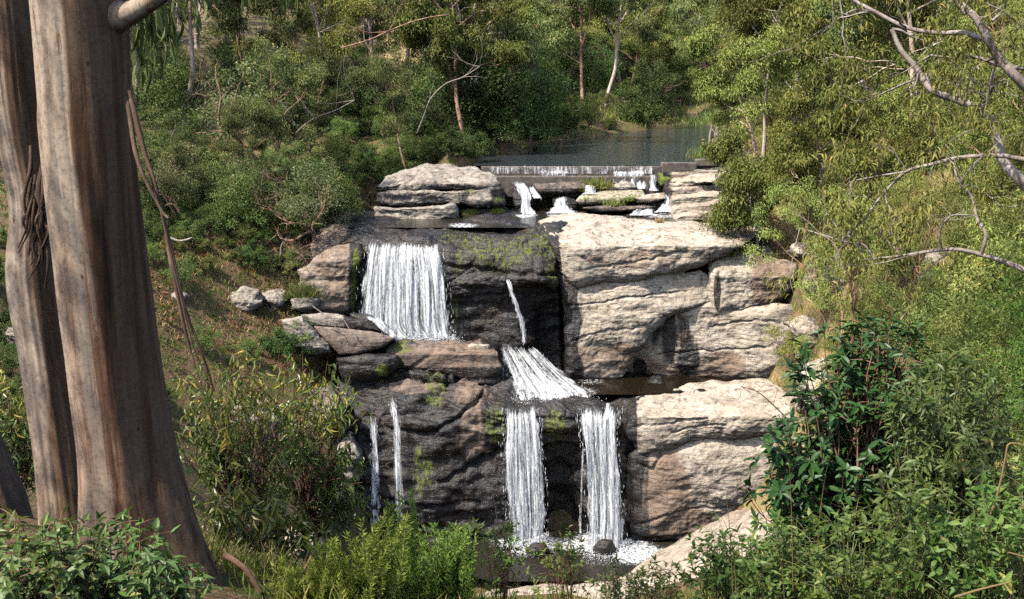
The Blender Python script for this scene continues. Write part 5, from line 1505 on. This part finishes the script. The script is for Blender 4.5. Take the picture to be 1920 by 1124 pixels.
# ---------------------------------------------------------------- crooked bare limbs of the tree that leans in from the right
rb = at_ground(2130, 13.3)
rt = empty('gum_tree', rb, 'crooked grey-limbed gum leaning in from the right edge', 'tree')
LIMBS = [
    # (pixels), d0, d1, r0 px, r1 px
    ([(2108, 640), (2080, 560), (1990, 420), (1920, 345), (1880, 300), (1862, 235), (1838, 205), (1800, 190), (1745, 168), (1720, 130), (1690, 95), (1672, 55)], 13.5, 15.5, 20, 6),
    ([(2098, 420), (2060, 330), (1960, 205), (1905, 145), (1870, 105), (1848, 65), (1826, 30), (1800, 10), (1780, -20)], 13.0, 13.5, 17, 8),
    ([(1850, 78), (1810, 62), (1760, 62), (1700, 52), (1640, 22), (1600, 0), (1560, -30)], 13.5, 15.0, 8, 4),
    ([(2084, 190), (2000, 128), (1920, 128), (1870, 122), (1830, 108), (1780, 108), (1745, 104)], 13.2, 14.5, 9, 3),
    ([(2094, 380), (1990, 318), (1920, 300), (1870, 292), (1800, 296), (1750, 308), (1700, 322), (1660, 360), (1620, 410), (1580, 450)], 12.6, 13.6, 9, 3),
    ([(2106, 640), (2010, 560), (1930, 512), (1890, 494), (1840, 478), (1790, 468), (1740, 472), (1690, 480), (1620, 488)], 12.0, 13.2, 11, 3),
    ([(1725, 145), (1690, 160), (1650, 178), (1620, 192)], 15.2, 16, 4, 2),
    ([(1870, 110), (1858, 150), (1850, 190), (1842, 240)], 13.3, 13.4, 4, 2),
    ([(1838, 205), (1855, 180), (1862, 150)], 14.4, 14.2, 4, 2),
    ([(1700, 322), (1650, 330), (1600, 340), (1580, 350)], 13.3, 13.8, 3, 1.5),
    ([(1840, 478), (1848, 440), (1832, 410), (1822, 370), (1800, 345), (1790, 320)], 12.2, 12.6, 6, 2.5),
    ([(1765, 470), (1764, 430), (1785, 405), (1830, 404)], 12.6, 12.6, 4, 1.5),
    ([(1640, 488), (1620, 460), (1590, 455), (1540, 440), (1500, 428)], 13.1, 13.6, 3.5, 1.5),
    ([(1780, 108), (1800, 130), (1822, 148), (1830, 165)], 14.2, 14.0, 3, 1.5),
    ([(1640, 22), (1600, 20), (1560, 45), (1520, 70), (1490, 90)], 14.9, 15.5, 3, 1.2),
    ([(1860, 40), (1880, 20), (1890, -10)], 13.3, 13.2, 5, 3),
]
tips = []
rsr = np.random.RandomState(31)
acc = Acc()
tube(acc, [rb + [0, 0, -.4], rb + [0, 0, .3], P(2106, 640, 13.2), P(2098, 420, 13.0), P(2084, 190, 13.1), P(2090, 0, 13.2), P(2070, -260, 13.4)], [.30, .22, .19, .17, .14, .11, .05], 16, n=70)
for k in range(7):
    grow(acc, P(2085, -20 - 34 * k, 13.2), unit(rsr, 1)[0] * [1, 1, .3] + np.array([.2, -.1, .5]), rsr.uniform(1.2, 2.2), .05, 2, rsr, tips, .05, .2, (2, 3), .6, .8, 6, 4)
link('trunk', acc.mesh('trunk', M['bark_grey'], True, rb), rt)
for px, d0, d1, r0, r1 in LIMBS:
    u = np.array([q[0] for q in px], float); v = np.array([q[1] for q in px], float)
    t = np.linspace(0, 1, len(u))
    d = d0 + (d1 - d0) * t + rsr.normal(0, .05, len(u))
    pts = P(u, v, d)
    rad = 0.62 * np.linspace(r0, r1, len(u)) * d / F_PX
    acc = Acc(); tube(acc, pts, rad, 12, n=60)
    for k in range(5):
        i = rsr.randint(len(pts) // 2, len(pts))
        grow(acc, pts[i], unit(rsr, 1)[0] + np.array([-.4, 0, .2]), rsr.uniform(.3, .9), r1 * d1 / F_PX * .5, 1, rsr, tips, 0.0, 0.25, (2, 3), 0.7, 0.8, 4, 4)
    link('limb', acc.mesh('limb', M['bark_grey'], True, rb), rt)
c = np.array([t[0] for t in tips])
u, v = proj(c)
sel = (rsr.rand(len(c)) < 0.55)
c = c[sel]
extra = np.array([P(*q) for q in ((1620, 330, 13.6), (1590, 380, 13.6), (1640, 290, 14), (1560, 430, 13.8), (1680, 270, 14.2), (1600, 20, 15), (1560, 60, 15), (1520, 20, 15), (1700, 20, 14.6), (1760, 20, 14), (1900, 60, 12.5), (1890, 30, 12.5), (1910, 100, 12.5), (1850, 15, 13), (1660, 400, 13.3), (1480, 110, 15.2), (1540, 140, 15.2), (1600, 150, 15), (1660, 180, 14.6), (1570, 230, 14.6), (1620, 250, 14.4))])
lf = Acc()
clumps(lf, np.concatenate([c, extra]), np.concatenate([rsr.uniform(.12, .28, len(c)), rsr.uniform(.2, .36, len(extra))]), 26, rsr, 0.10, 0.024, 'lance', 0.8, 0.8)
link('crown', lf.mesh('crown', M['gum_sun'], False, rb), rt)


# ---------------------------------------------------------------- near shrubs
def build_plant(name, label, base, stem_mat, parts, leaf_mat, cat='shrub'):
    root = empty(name, base, label, cat)
    link('stems', parts[0].mesh('stems', M[stem_mat], True, base), root)
    link('foliage', parts[1].mesh('foliage', M[leaf_mat], False, base), root)
    return root


def whorl_shrub(label, base, tops, seed, leafmat, L=0.13, W=0.042, per=(7, 10), kind='broad', stem='stem_red', nmid=2, droop=0.35, r=0.012, jit=0.12):
    """stems from the base to given tops, each ending in rosettes of leaves"""
    rs = np.random.RandomState(seed)
    st, lf = Acc(), Acc()
    ros = []
    for q in tops:
        q = np.asarray(q); mid = base + (q - base) * 0.5 + rs.normal(0, jit, 3)
        pts = np.array([base + rs.normal(0, .05, 3) * [1, 1, 0], base + (q - base) * 0.25 + rs.normal(0, jit * .6, 3), mid, base + (q - base) * .8 + rs.normal(0, jit * .4, 3), q])
        tube(st, pts, [r, r * .85, r * .7, r * .5, r * .3], 5, n=10)
        dr = q - mid; dr /= np.linalg.norm(dr)
        ros.append((q, dr))
        for k in range(nmid):
            f = rs.uniform(.55, .97)
            s0 = base + (q - base) * f
            side = unit(rs, 1)[0]; side[2] = abs(side[2]) * .6
            e = s0 + side * rs.uniform(.10, .30)
            tube(st, [s0, .5 * (s0 + e) + [0, 0, .02], e], [r * .4, r * .3, r * .2], 5, n=6)
            ros.append((e, side * .7 + np.array([0, 0, .5])))
    for q, dr in ros:
        dr = dr / np.linalg.norm(dr)
        n = rs.randint(*per)
        a1_ = np.cross(dr, [0.3, 0.5, 0.81]); a1_ /= np.linalg.norm(a1_); b1_ = np.cross(dr, a1_)
        th = np.arange(n) * 2.4 + rs.rand() * 6
        out = np.cos(th)[:, None] * a1_ + np.sin(th)[:, None] * b1_
        lev = rs.rand(n)
        d = out * (0.9 - .4 * lev[:, None]) + dr * (0.1 + .7 * lev[:, None]) + np.array([0, 0, -droop]) + rs.normal(0, .15, (n, 3))
        nr = dr * 1.0 - out * .2 + rs.normal(0, .2, (n, 3)) + np.array([0, 0, .5])
        pos = q - dr * (0.02 + .08 * (1 - lev[:, None]))
        tint = rs.rand() * .5
        add_leaves(lf, pos, d, nr, rs.uniform(.45, 1.25, n) * L * rs.uniform(.75, 1.15), rs.uniform(.75, 1.2, n) * W, kind, np.clip(rs.rand(n) * .55 + tint, 0, 1))
    return build_plant('shrub', label, base, stem, (st, lf), leafmat)


rs = np.random.RandomState(404)
# dark glossy shrub, three lobes
def tops_in(ells, n, seed):
    r = np.random.RandomState(seed); out = []
    ws = np.array([e[2] * e[3] for e in ells], float); ws /= ws.sum()
    while len(out) < n:
        e = ells[r.choice(len(ells), p=ws)]
        a, b = r.uniform(-1, 1, 2)
        if a * a + b * b > 1: continue
        out.append(P(e[0] + a * e[2], e[1] + b * e[3], r.uniform(e[4], e[5])))
    return out


b0 = P(1590, 1090, 9.0)
whorl_shrub('dark glossy broad-leaved shrub in front of the cream rocks', b0,
            tops_in([(1570, 690, 100, 80, 8.6, 9.6), (1660, 640, 90, 60, 8.8, 9.6), (1540, 830, 110, 90, 8.4, 9.4), (1520, 930, 120, 70, 8.3, 9.2), (1640, 840, 90, 110, 8.6, 9.6), (1480, 900, 70, 70, 8.5, 9.0)], 205, 1), 3, 'glossy_leaf', 0.135, 0.045)
b0 = P(1760, 1140, 8.0)
whorl_shrub('tangled mid-green shrub right of the dark glossy one', b0, tops_in([(1780, 760, 110, 120, 7.6, 9.0), (1850, 880, 90, 110, 7.2, 8.6), (1720, 930, 80, 80, 7.4, 8.4)], 150, 2), 4, 'broad_leaf', 0.10, 0.032, (8, 12), 'lance', 'stem_green', 3, 0.3, 0.007)
# light herbs along the bottom right
for i, (u, v, d, n, ru, rv, lb) in enumerate([
        (1360, 1180, 6.4, 60, 90, 90, 'bright green herb with oval leaves at the foot of the pink rock shelf'),
        (1480, 1190, 6.0, 70, 90, 120, 'bright green herb under the dark glossy shrub'),
        (1600, 1190, 5.6, 70, 90, 130, 'light green leafy herb at the bottom edge below the glossy shrub'),
        (1720, 1200, 5.4, 60, 90, 130, 'pale nettle-like herb at the bottom edge, among dry stalks'),
        (1830, 1200, 5.2, 60, 90, 160, 'tall nettle-like herb near the lower right corner'),
        (1930, 1200, 5.0, 50, 70, 200, 'green herb cut by the right edge at the bottom')]):
    whorl_shrub(lb, P(u, v, d), tops_in([(u, 1050 if i < 3 else 1010, ru, rv * .8, d - .4, d + .5)], n, 20 + i), 30 + i, 'herb_leaf', 0.062, 0.026, (5, 8), 'oval', 'stem_green', 2, 0.2, 0.005, 0.04)
for i, (u, v, d, top, lb) in enumerate([(1230, 1200, 7.0, 1085, 'thin young herb standing in front of the low pale rock shelf'), (1060, 1200, 7.5, 1030, 'leafy spurge-like plant at the bottom centre'), (1160, 1200, 7.2, 1085, 'yellow-tipped plant right of the bottom centre'), (940, 1200, 7.8, 1020, 'small leafy bush in front of the left twin fall')]):
    whorl_shrub(lb, P(u, v, d), tops_in([(u, top, 46, 46, d - .3, d + .3)], 26, 50 + i), 60 + i, 'herb_leaf' if i != 2 else 'sap_leaf', 0.05, 0.017, (6, 10), 'oval', 'stem_red', 2, 0.1, 0.004, 0.03)
# shade shrub, bottom left
for i, (u, v, d, el, n, lb) in enumerate([
        (90, 1230, 4.8, [(80, 1010, 120, 60, 4.6, 5.4), (60, 1080, 110, 60, 4.3, 5.0)], 64, 'broad-leaved shade shrub in the lower left corner'),
        (250, 1230, 5.0, [(210, 1010, 110, 60, 4.8, 5.6), (260, 1080, 110, 60, 4.5, 5.2), (330, 1060, 50, 50, 4.8, 5.4)], 70, 'broad-leaved shade shrub in front of the big trunk base')]):
    whorl_shrub(lb, P(u, v, d), tops_in(el, n, 70 + i), 80 + i, 'broad_leaf', 0.085, 0.030, (5, 8), 'oval', 'stem_red', 2, 0.35, 0.006, 0.05)


# gum saplings behind the trunk
def sapling(label, base, ells, n, seed, L=0.125, W=0.029, leafmat='sap_leaf', r=0.02, per=(11, 18)):
    rs = np.random.RandomState(seed)
    st, lf = Acc(), Acc()
    tops = tops_in(ells, n, seed)
    hub = [base + (np.mean(tops, 0) - base) * f + rs.normal(0, .1, 3) for f in (.25, .45, .6)]
    tube(st, [base] + hub, [r, r * .85, r * .7, r * .5], 8, n=24)
    for q in tops:
        h = hub[rs.randint(3)]
        m = .5 * (h + q) + rs.normal(0, .10, 3) + np.array([0, 0, .05])
        tube(st, [h, m, q], [r * .42, r * .28, r * .12], 5, n=10)
        k = rs.randint(*per)
        f = rs.uniform(.35, 1.05, k)
        pos = m + (q - m) * f[:, None] + rs.normal(0, .035, (k, 3))
        d = unit(rs, k) * .75 + np.array([0, 0, -.75])
        hi = q[2] > np.mean([t[2] for t in tops]) + .25
        add_leaves(lf, pos, d, unit(rs, k) + np.array([0, -.3, .4]), rs.uniform(.7, 1.25, k) * L, rs.uniform(.8, 1.2, k) * W, 'lance', np.clip(rs.rand(k) * .7 + (.3 if hi else 0), 0, 1))
    return build_plant('gum_sapling', label, base, 'stem_red', (st, lf), leafmat)


sapling('bushy gum sapling with yellow tips beside the big trunk', P(440, 1085, 11.0), [(430, 700, 110, 60, 10.4, 11.8), (400, 800, 80, 90, 10.2, 11.6), (480, 850, 110, 120, 10.4, 11.6)], 135, 101)
sapling('gum sapling with drooping leaves left of the thin trickles', P(560, 1090, 12.0), [(570, 720, 90, 60, 11.4, 12.6), (620, 790, 70, 90, 11.6, 12.4), (600, 890, 90, 90, 11.4, 12.4), (650, 960, 50, 50, 11.6, 12.4)], 130, 102)
sapling('low spreading gum sapling at the right foot of the big trunk', P(470, 1110, 9.5), [(460, 960, 80, 60, 9.0, 10.0), (560, 990, 60, 40, 9.2, 10.0)], 60, 103, r=0.014)
sapling('gum sapling at the left edge behind the second trunk', P(10, 1010, 11.0), [(10, 760, 60, 90, 10.6, 12.0), (40, 860, 60, 60, 10.6, 11.6)], 80, 104)
sapling('slender gum sapling on the right slope by the low branch', P(1600, 640, 24.0), [(1600, 420, 60, 70, 23.5, 25), (1570, 380, 50, 40, 23.5, 25)], 60, 105, 0.15, 0.03, 'gum_sun')
sapling('thin-stemmed gum sapling below the low bare branch', P(1690, 600, 20.0), [(1690, 500, 30, 50, 19.6, 20.4), (1680, 440, 40, 40, 19.6, 20.4)], 30, 106, 0.14, 0.03, 'gum_sun')


# feathery fronds, bottom centre
def frond_plant(label, base, ells, n, seed, leafmat='frond'):
    rs = np.random.RandomState(seed)
    st, lf = Acc(), Acc()
    for q in tops_in(ells, n, seed):
        m = .55 * q + .45 * base + rs.normal(0, .06, 3)
        pts = crom(np.array([base + rs.normal(0, .05, 3), m, q]), 24)
        tube(st, pts, np.linspace(.006, .0015, 24), 4)
        k = 150
        f = rs.uniform(.35, 1, k) * 22.9; i = f.astype(int)
        pos = pts[i] + (pts[i + 1] - pts[i]) * (f - i)[:, None]
        ax = pts[i + 1] - pts[i]; ax /= np.linalg.norm(ax, axis=1)[:, None]
        d = unit(rs, k); d -= ax * (d * ax).sum(1)[:, None]; d /= np.linalg.norm(d, axis=1)[:, None]
        d = d * .8 + ax * .75
        add_leaves(lf, pos, d, unit(rs, k), rs.uniform(.04, .10, k) * (1.15 - f / 23 * .6), np.full(k, .006), 'diamond', np.clip(rs.rand(k) * .7 + .3 * rs.rand(), 0, 1))
    return build_plant('feathery_shrub', label, base, 'stem_green', (st, lf), leafmat)


frond_plant('feathery bright green shrub at the bottom, left of centre', P(660, 1260, 6.5), [(640, 1060, 120, 60, 6.0, 7.0), (720, 1000, 60, 60, 6.2, 6.9), (560, 1090, 80, 40, 6.0, 6.8)], 120, 201)
frond_plant('feathery bright green shrub at the bottom centre', P(820, 1260, 6.8), [(820, 1050, 90, 70, 6.4, 7.2), (870, 1010, 40, 50, 6.4, 7.0)], 80, 202)
frond_plant('wispy feathery shrub in front of the narrow trickle', P(760, 1260, 7.4), [(752, 950, 30, 60, 7.2, 7.6)], 20, 203)

# ---------------------------------------------------------------- small single things
def stick(name, label, cat, px, d, r0, r1, mat, sub=0, seed=0, ns=8):
    rs = np.random.RandomState(seed)
    u = np.array([q[0] for q in px], float); v = np.array([q[1] for q in px], float)
    dd = np.linspace(*d, len(u)) if isinstance(d, tuple) else np.full(len(u), d)
    pts = P(u, v, dd)
    acc = Acc(); tube(acc, pts, np.linspace(r0, r1, len(u)), ns, n=30)
    tips = []
    for k in range(sub):
        i = rs.randint(1, len(pts))
        grow(acc, pts[i], unit(rs, 1)[0] + np.array([0, 0, .3]), np.linalg.norm(pts[-1] - pts[0]) * .35, r1 * .8, 1, rs, tips, 0.05, .2, (2, 3), .6, .8, 4, 4)
    return tag(link(name, acc.mesh(name, M[mat], True, pts[0]), loc=pts[0]), label, cat)


stick('dead_branch', 'bleached fallen branch leaning on the right bank above the stepped slabs', 'branch', [(1336, 342), (1360, 325), (1385, 312), (1406, 303)], (56.5, 57.5), 0.12, 0.07, 'wood_dead', 1, 1)
stick('dead_tree', 'small bare dead tree at the right shore by the weir', 'tree', [(1332, 285), (1331, 260), (1334, 240), (1338, 215)], 66.0, 0.10, 0.03, 'wood_dead', 6, 2)
stick('dead_branch', 'thin white branch curling over the pointed slab', 'branch', [(586, 574), (605, 588), (622, 600), (632, 620)], (46.3, 46.2), 0.03, 0.015, 'wood_dead', 0, 3)
stick('dead_branch', 'second thin white branch lying down the pointed slab', 'branch', [(645, 600), (656, 618), (672, 630), (686, 640)], (46.3, 46.1), 0.025, 0.012, 'wood_dead', 0, 4)
stick('dead_branch', 'curved pale dead branch beside the hanging bark on the left bank', 'branch', [(318, 446), (335, 452), (350, 450), (360, 446)], 45.0, 0.06, 0.04, 'wood_dead', 0, 5)
stick('dead_branch', 'thin bare upright branch on the bank below the brush pile', 'branch', [(524, 495), (526, 475), (528, 460), (538, 446)], 50.0, 0.04, 0.02, 'wood_dead', 0, 6)
stick('dead_branch', 'bare forked twig standing before the dark lower cliff', 'branch', [(940, 1010), (932, 975), (928, 945), (918, 915)], 8.0, 0.006, 0.002, 'wood_dead', 6, 7)
stick('dead_branch', 'bleached limb reaching right from the leaning gums', 'branch', [(520, 290), (548, 262), (560, 245), (590, 222), (630, 207), (665, 188)], (57.5, 55.5), 0.06, 0.02, 'wood_dead', 6, 8)
stick('dead_branch', 'pale dead limb poking up from the dark trees at the middle of the left bank', 'branch', [(782, 250), (796, 215), (808, 185), (835, 158), (868, 145), (900, 125)], (63, 62), 0.06, 0.02, 'wood_dead', 6, 9)
stick('dead_branch', 'long bare bough high over the left forest', 'branch', [(640, 90), (690, 76), (730, 58), (770, 42), (810, 32), (840, 28)], (62, 59), 0.045, 0.02, 'bark_pink', 6, 10)
stick('dead_stalk', 'bent dry seed stalk near the right edge', 'stalk', [(1856, 970), (1872, 920), (1885, 860), (1890, 835), (1905, 832), (1925, 838)], 5.0, 0.006, 0.005, 'straw', 0, 11)
stick('dead_stalk', 'dry stalk lying across the lower right corner', 'stalk', [(1790, 1120), (1840, 1105), (1895, 1092)], 4.2, 0.006, 0.004, 'straw', 0, 12)
stick('dead_stalk', 'second bent dry stalk above the lower right corner', 'stalk', [(1950, 1060), (1920, 1045), (1890, 1036)], 4.4, 0.006, 0.004, 'straw', 0, 13)
stick('dead_branch', 'broken pale branch stub at the right foot of the big trunk', 'branch', [(420, 1040), (460, 1068), (490, 1110)], 6.0, 0.022, 0.014, 'stem_red', 1, 14)
stick('dead_branch', 'bare purple-brown twigs above the brown pool', 'branch', [(1480, 790), (1450, 760), (1420, 735), (1390, 725)], 9.5, 0.008, 0.003, 'stem_red', 8, 15)

rst = np.random.RandomState(321)
us_ = np.sort(rst.uniform(1330, 1910, 14))
for k in range(14):
    u0 = us_[k]; v0 = rst.uniform(1010, 1130); d0 = rst.uniform(4.8, 7.0); lean = rst.normal(0, 40)
    h_ = rst.uniform(60, 200)
    tag(stick('dead_stalk', '-', 'stalk', [(u0, v0 + 60), (u0 + .3 * lean, v0 - .3 * h_), (u0 + .7 * lean, v0 - .7 * h_), (u0 + 1.2 * lean, v0 - h_)], (d0, d0 - .1), 0.0032, 0.0014, 'straw', 0, 500 + k, 5),
        f'thin dry straw stalk among the bottom right herbs, {ORD[k]} from left', 'stalk', 'dry stalks among the herbs')

# brush pile
rsq = np.random.RandomState(55)
bp = P(585, 500, 50.2)
acc = Acc()
for k in range(170):
    s0 = bp + rsq.normal(0, 1, 3) * [.75, .4, .25] + [0, 0, .35]
    dr = unit(rsq, 1)[0] + np.array([.5, -.2, .25]); L_ = rsq.uniform(.6, 1.5)
    tube(acc, [s0, s0 + dr * L_ * .5 + [0, 0, .1], s0 + dr * L_ + [0, 0, -.12]], [.014, .010, .005], 4, n=8)
tag(link('brush_pile', acc.mesh('brush_pile', M['twig'], True, bp), loc=bp), 'heap of dead brown twigs above the grey rock pillar', 'brush pile')


def tuft(label, base, n, h, w, mat, seed, cat='tussock', name='tussock', spread=0.25, wl=0.02):
    rs = np.random.RandomState(seed)
    pos = base + rs.normal(0, 1, (n, 3)) * [spread, spread, 0]
    d = unit(rs, n) * w + np.array([0, 0, 1.0])
    acc = Acc(); add_leaves(acc, pos, d, unit(rs, n), rs.uniform(.5, 1.15, n) * h, np.full(n, wl), 'fold')
    return tag(link(name, acc.mesh(name, M[mat], False, base), loc=base), label, cat)


tuft('bright green tussock on the bank left of the widest waterfall', P(572, 556, 48.4), 700, 0.95, 0.75, 'mid_leaf', 1, spread=.38)
tuft('little orange grass tuft on the cap slab by the stream', P(1236, 421, 52.0), 160, 0.42, 0.5, 'straw', 2, spread=.08)
tuft('green plants growing on the pale flat-topped rock in the cascades', P(1150, 388, 56.4), 260, 0.5, 0.8, 'mid_leaf', 3, spread=.22, wl=.03)
tuft('small bright green tuft beside the square pinkish block', P(1178, 378, 56.6), 120, 0.4, 0.7, 'grass', 4, spread=.14)
tuft('leafy green clump at the foot of the weir', P(1115, 352, 58.9), 420, 0.75, 1.1, 'under_leaf', 5, spread=.45, wl=.05)
tuft('green reeds on the shore behind the weir abutment', P(1318, 300, 62.8), 240, 0.9, 0.35, 'grass', 6, spread=.5)

# post-and-rail fence on the grassy far bank
fa, fb = at_ground(1100, 108), at_ground(1180, 104)
fr = empty('fence', fa, 'small dark post-and-rail fence on the grassy far bank', 'fence')
for k in range(6):
    q = fa + (fb - fa) * k / 5; q[2] = float(ground_z(q[0], q[1]))
    acc = Acc(); box_acc(acc, q + [-.05, -.05, -.3], q + [.05, .05, 1.1])
    link('post', acc.mesh('post', M['post'], False, fa), fr)
    if k:
        for h in (.45, .95):
            acc = Acc(); tube(acc, [prev + [0, 0, h], q + [0, 0, h]], [.035, .035], 6)
            link('rail', acc.mesh('rail', M['post'], True, fa), fr)
    prev = q.copy()


# ---------------------------------------------------------------- grass, litter and ground cover (nobody could count it)
def cover(name, label, n, urange, drange, mat, h, wl, seed, ok=None, patch=0.6, kind='fold', lay=0.5, dmode=2.0):
    rs = np.random.RandomState(seed)
    d = rs.uniform(drange[0] ** dmode, drange[1] ** dmode, n) ** (1 / dmode); u = rs.uniform(*urange, n)
    x = (u - CX) / F_PX * d * 1.03
    z = ground_z(x, d)
    p = np.stack([x, d, z], -1)
    keep = fbm(p * np.array([patch, patch, 0]) + seed, 3) > rs.normal(0.0, .15, n)
    if ok is not None: keep &= ok(x, d, z)
    p = p[keep]; n = len(p)
    dr = unit(rs, n) * lay + np.array([0, 0, 1.0 if lay < 2 else 0.05])
    sc = rs.uniform(.5, 1.2, n)
    acc = Acc(); add_leaves(acc, p - [0, 0, .03], dr, unit(rs, n) + ([0, 0, 1.5] if lay >= 2 else [0, 0, 0]), sc * h, np.full(n, wl) * sc, kind)
    return tag(link(name, acc.mesh(name, M[mat], False)), label, 'ground cover', kind='stuff')


inpool = lambda x, y, z: z > POOL_Z + 0.05
rbank = lambda x, y, z: (x > 11.5) & ((z > POOL_Z + .05) | (y < 58))
cover('grass', 'dry straw-coloured grass over the right slope', 46000, (1380, 2000), (14, 62), 'straw', 0.5, 0.022, 1, lambda x, y, z: x > np.where(y > 38, 12.0, 5.0), 0.5)
cover('grass', 'green grass and weeds over the right slope', 32000, (1340, 2000), (6, 64), 'grass', 0.42, 0.026, 2, lambda x, y, z: x > np.where(y > 38, 12.0, 2.0), 0.6)
cover('leaf_litter', 'brown fallen leaves over the left bank', 45000, (-200, 720), (8, 58), 'litter', 0.11, 0.06, 3, lambda x, y, z: (x < -8.2) | (y < 41), 0.3, 'diamond', 4.0)
cover('weeds', 'low green weeds over the left bank', 50000, (-200, 720), (24, 75), 'under_leaf', 0.30, 0.06, 4, lambda x, y, z: (x < -8.6) | (y > 60), 0.5, 'diamond', 1.4)
cover('bracken', 'rusty dead bracken over the left bank', 14000, (240, 720), (42, 62), 'red_leaf', 0.35, 0.05, 5, lambda x, y, z: (x < -8.6) | (y > 60), 0.4, 'fold', 1.2)
cover('grass', 'sunny grass on the far bank of the river', 40000, (940, 1360), (66, 145), 'grass', 0.6, 0.06, 6, inpool, 0.3)
cover('reeds', 'bright green reeds along the far right shore', 5000, (1255, 1372), (96, 150), 'herb_leaf', 0.9, 0.08, 7, lambda x, y, z: (z > POOL_Z - .3) & (z < POOL_Z + 1.2), 0.2)
cover('grass', 'near green grass on the slope at the bottom edge', 26000, (300, 1900), (3.5, 14), 'grass', 0.30, 0.012, 8, None, 0.9)
cover('dry_grass', 'straw tufts over the brown left bank', 9000, (240, 640), (42, 54), 'straw', 0.32, 0.03, 9, lambda x, y, z: x < -8.6, 0.7)
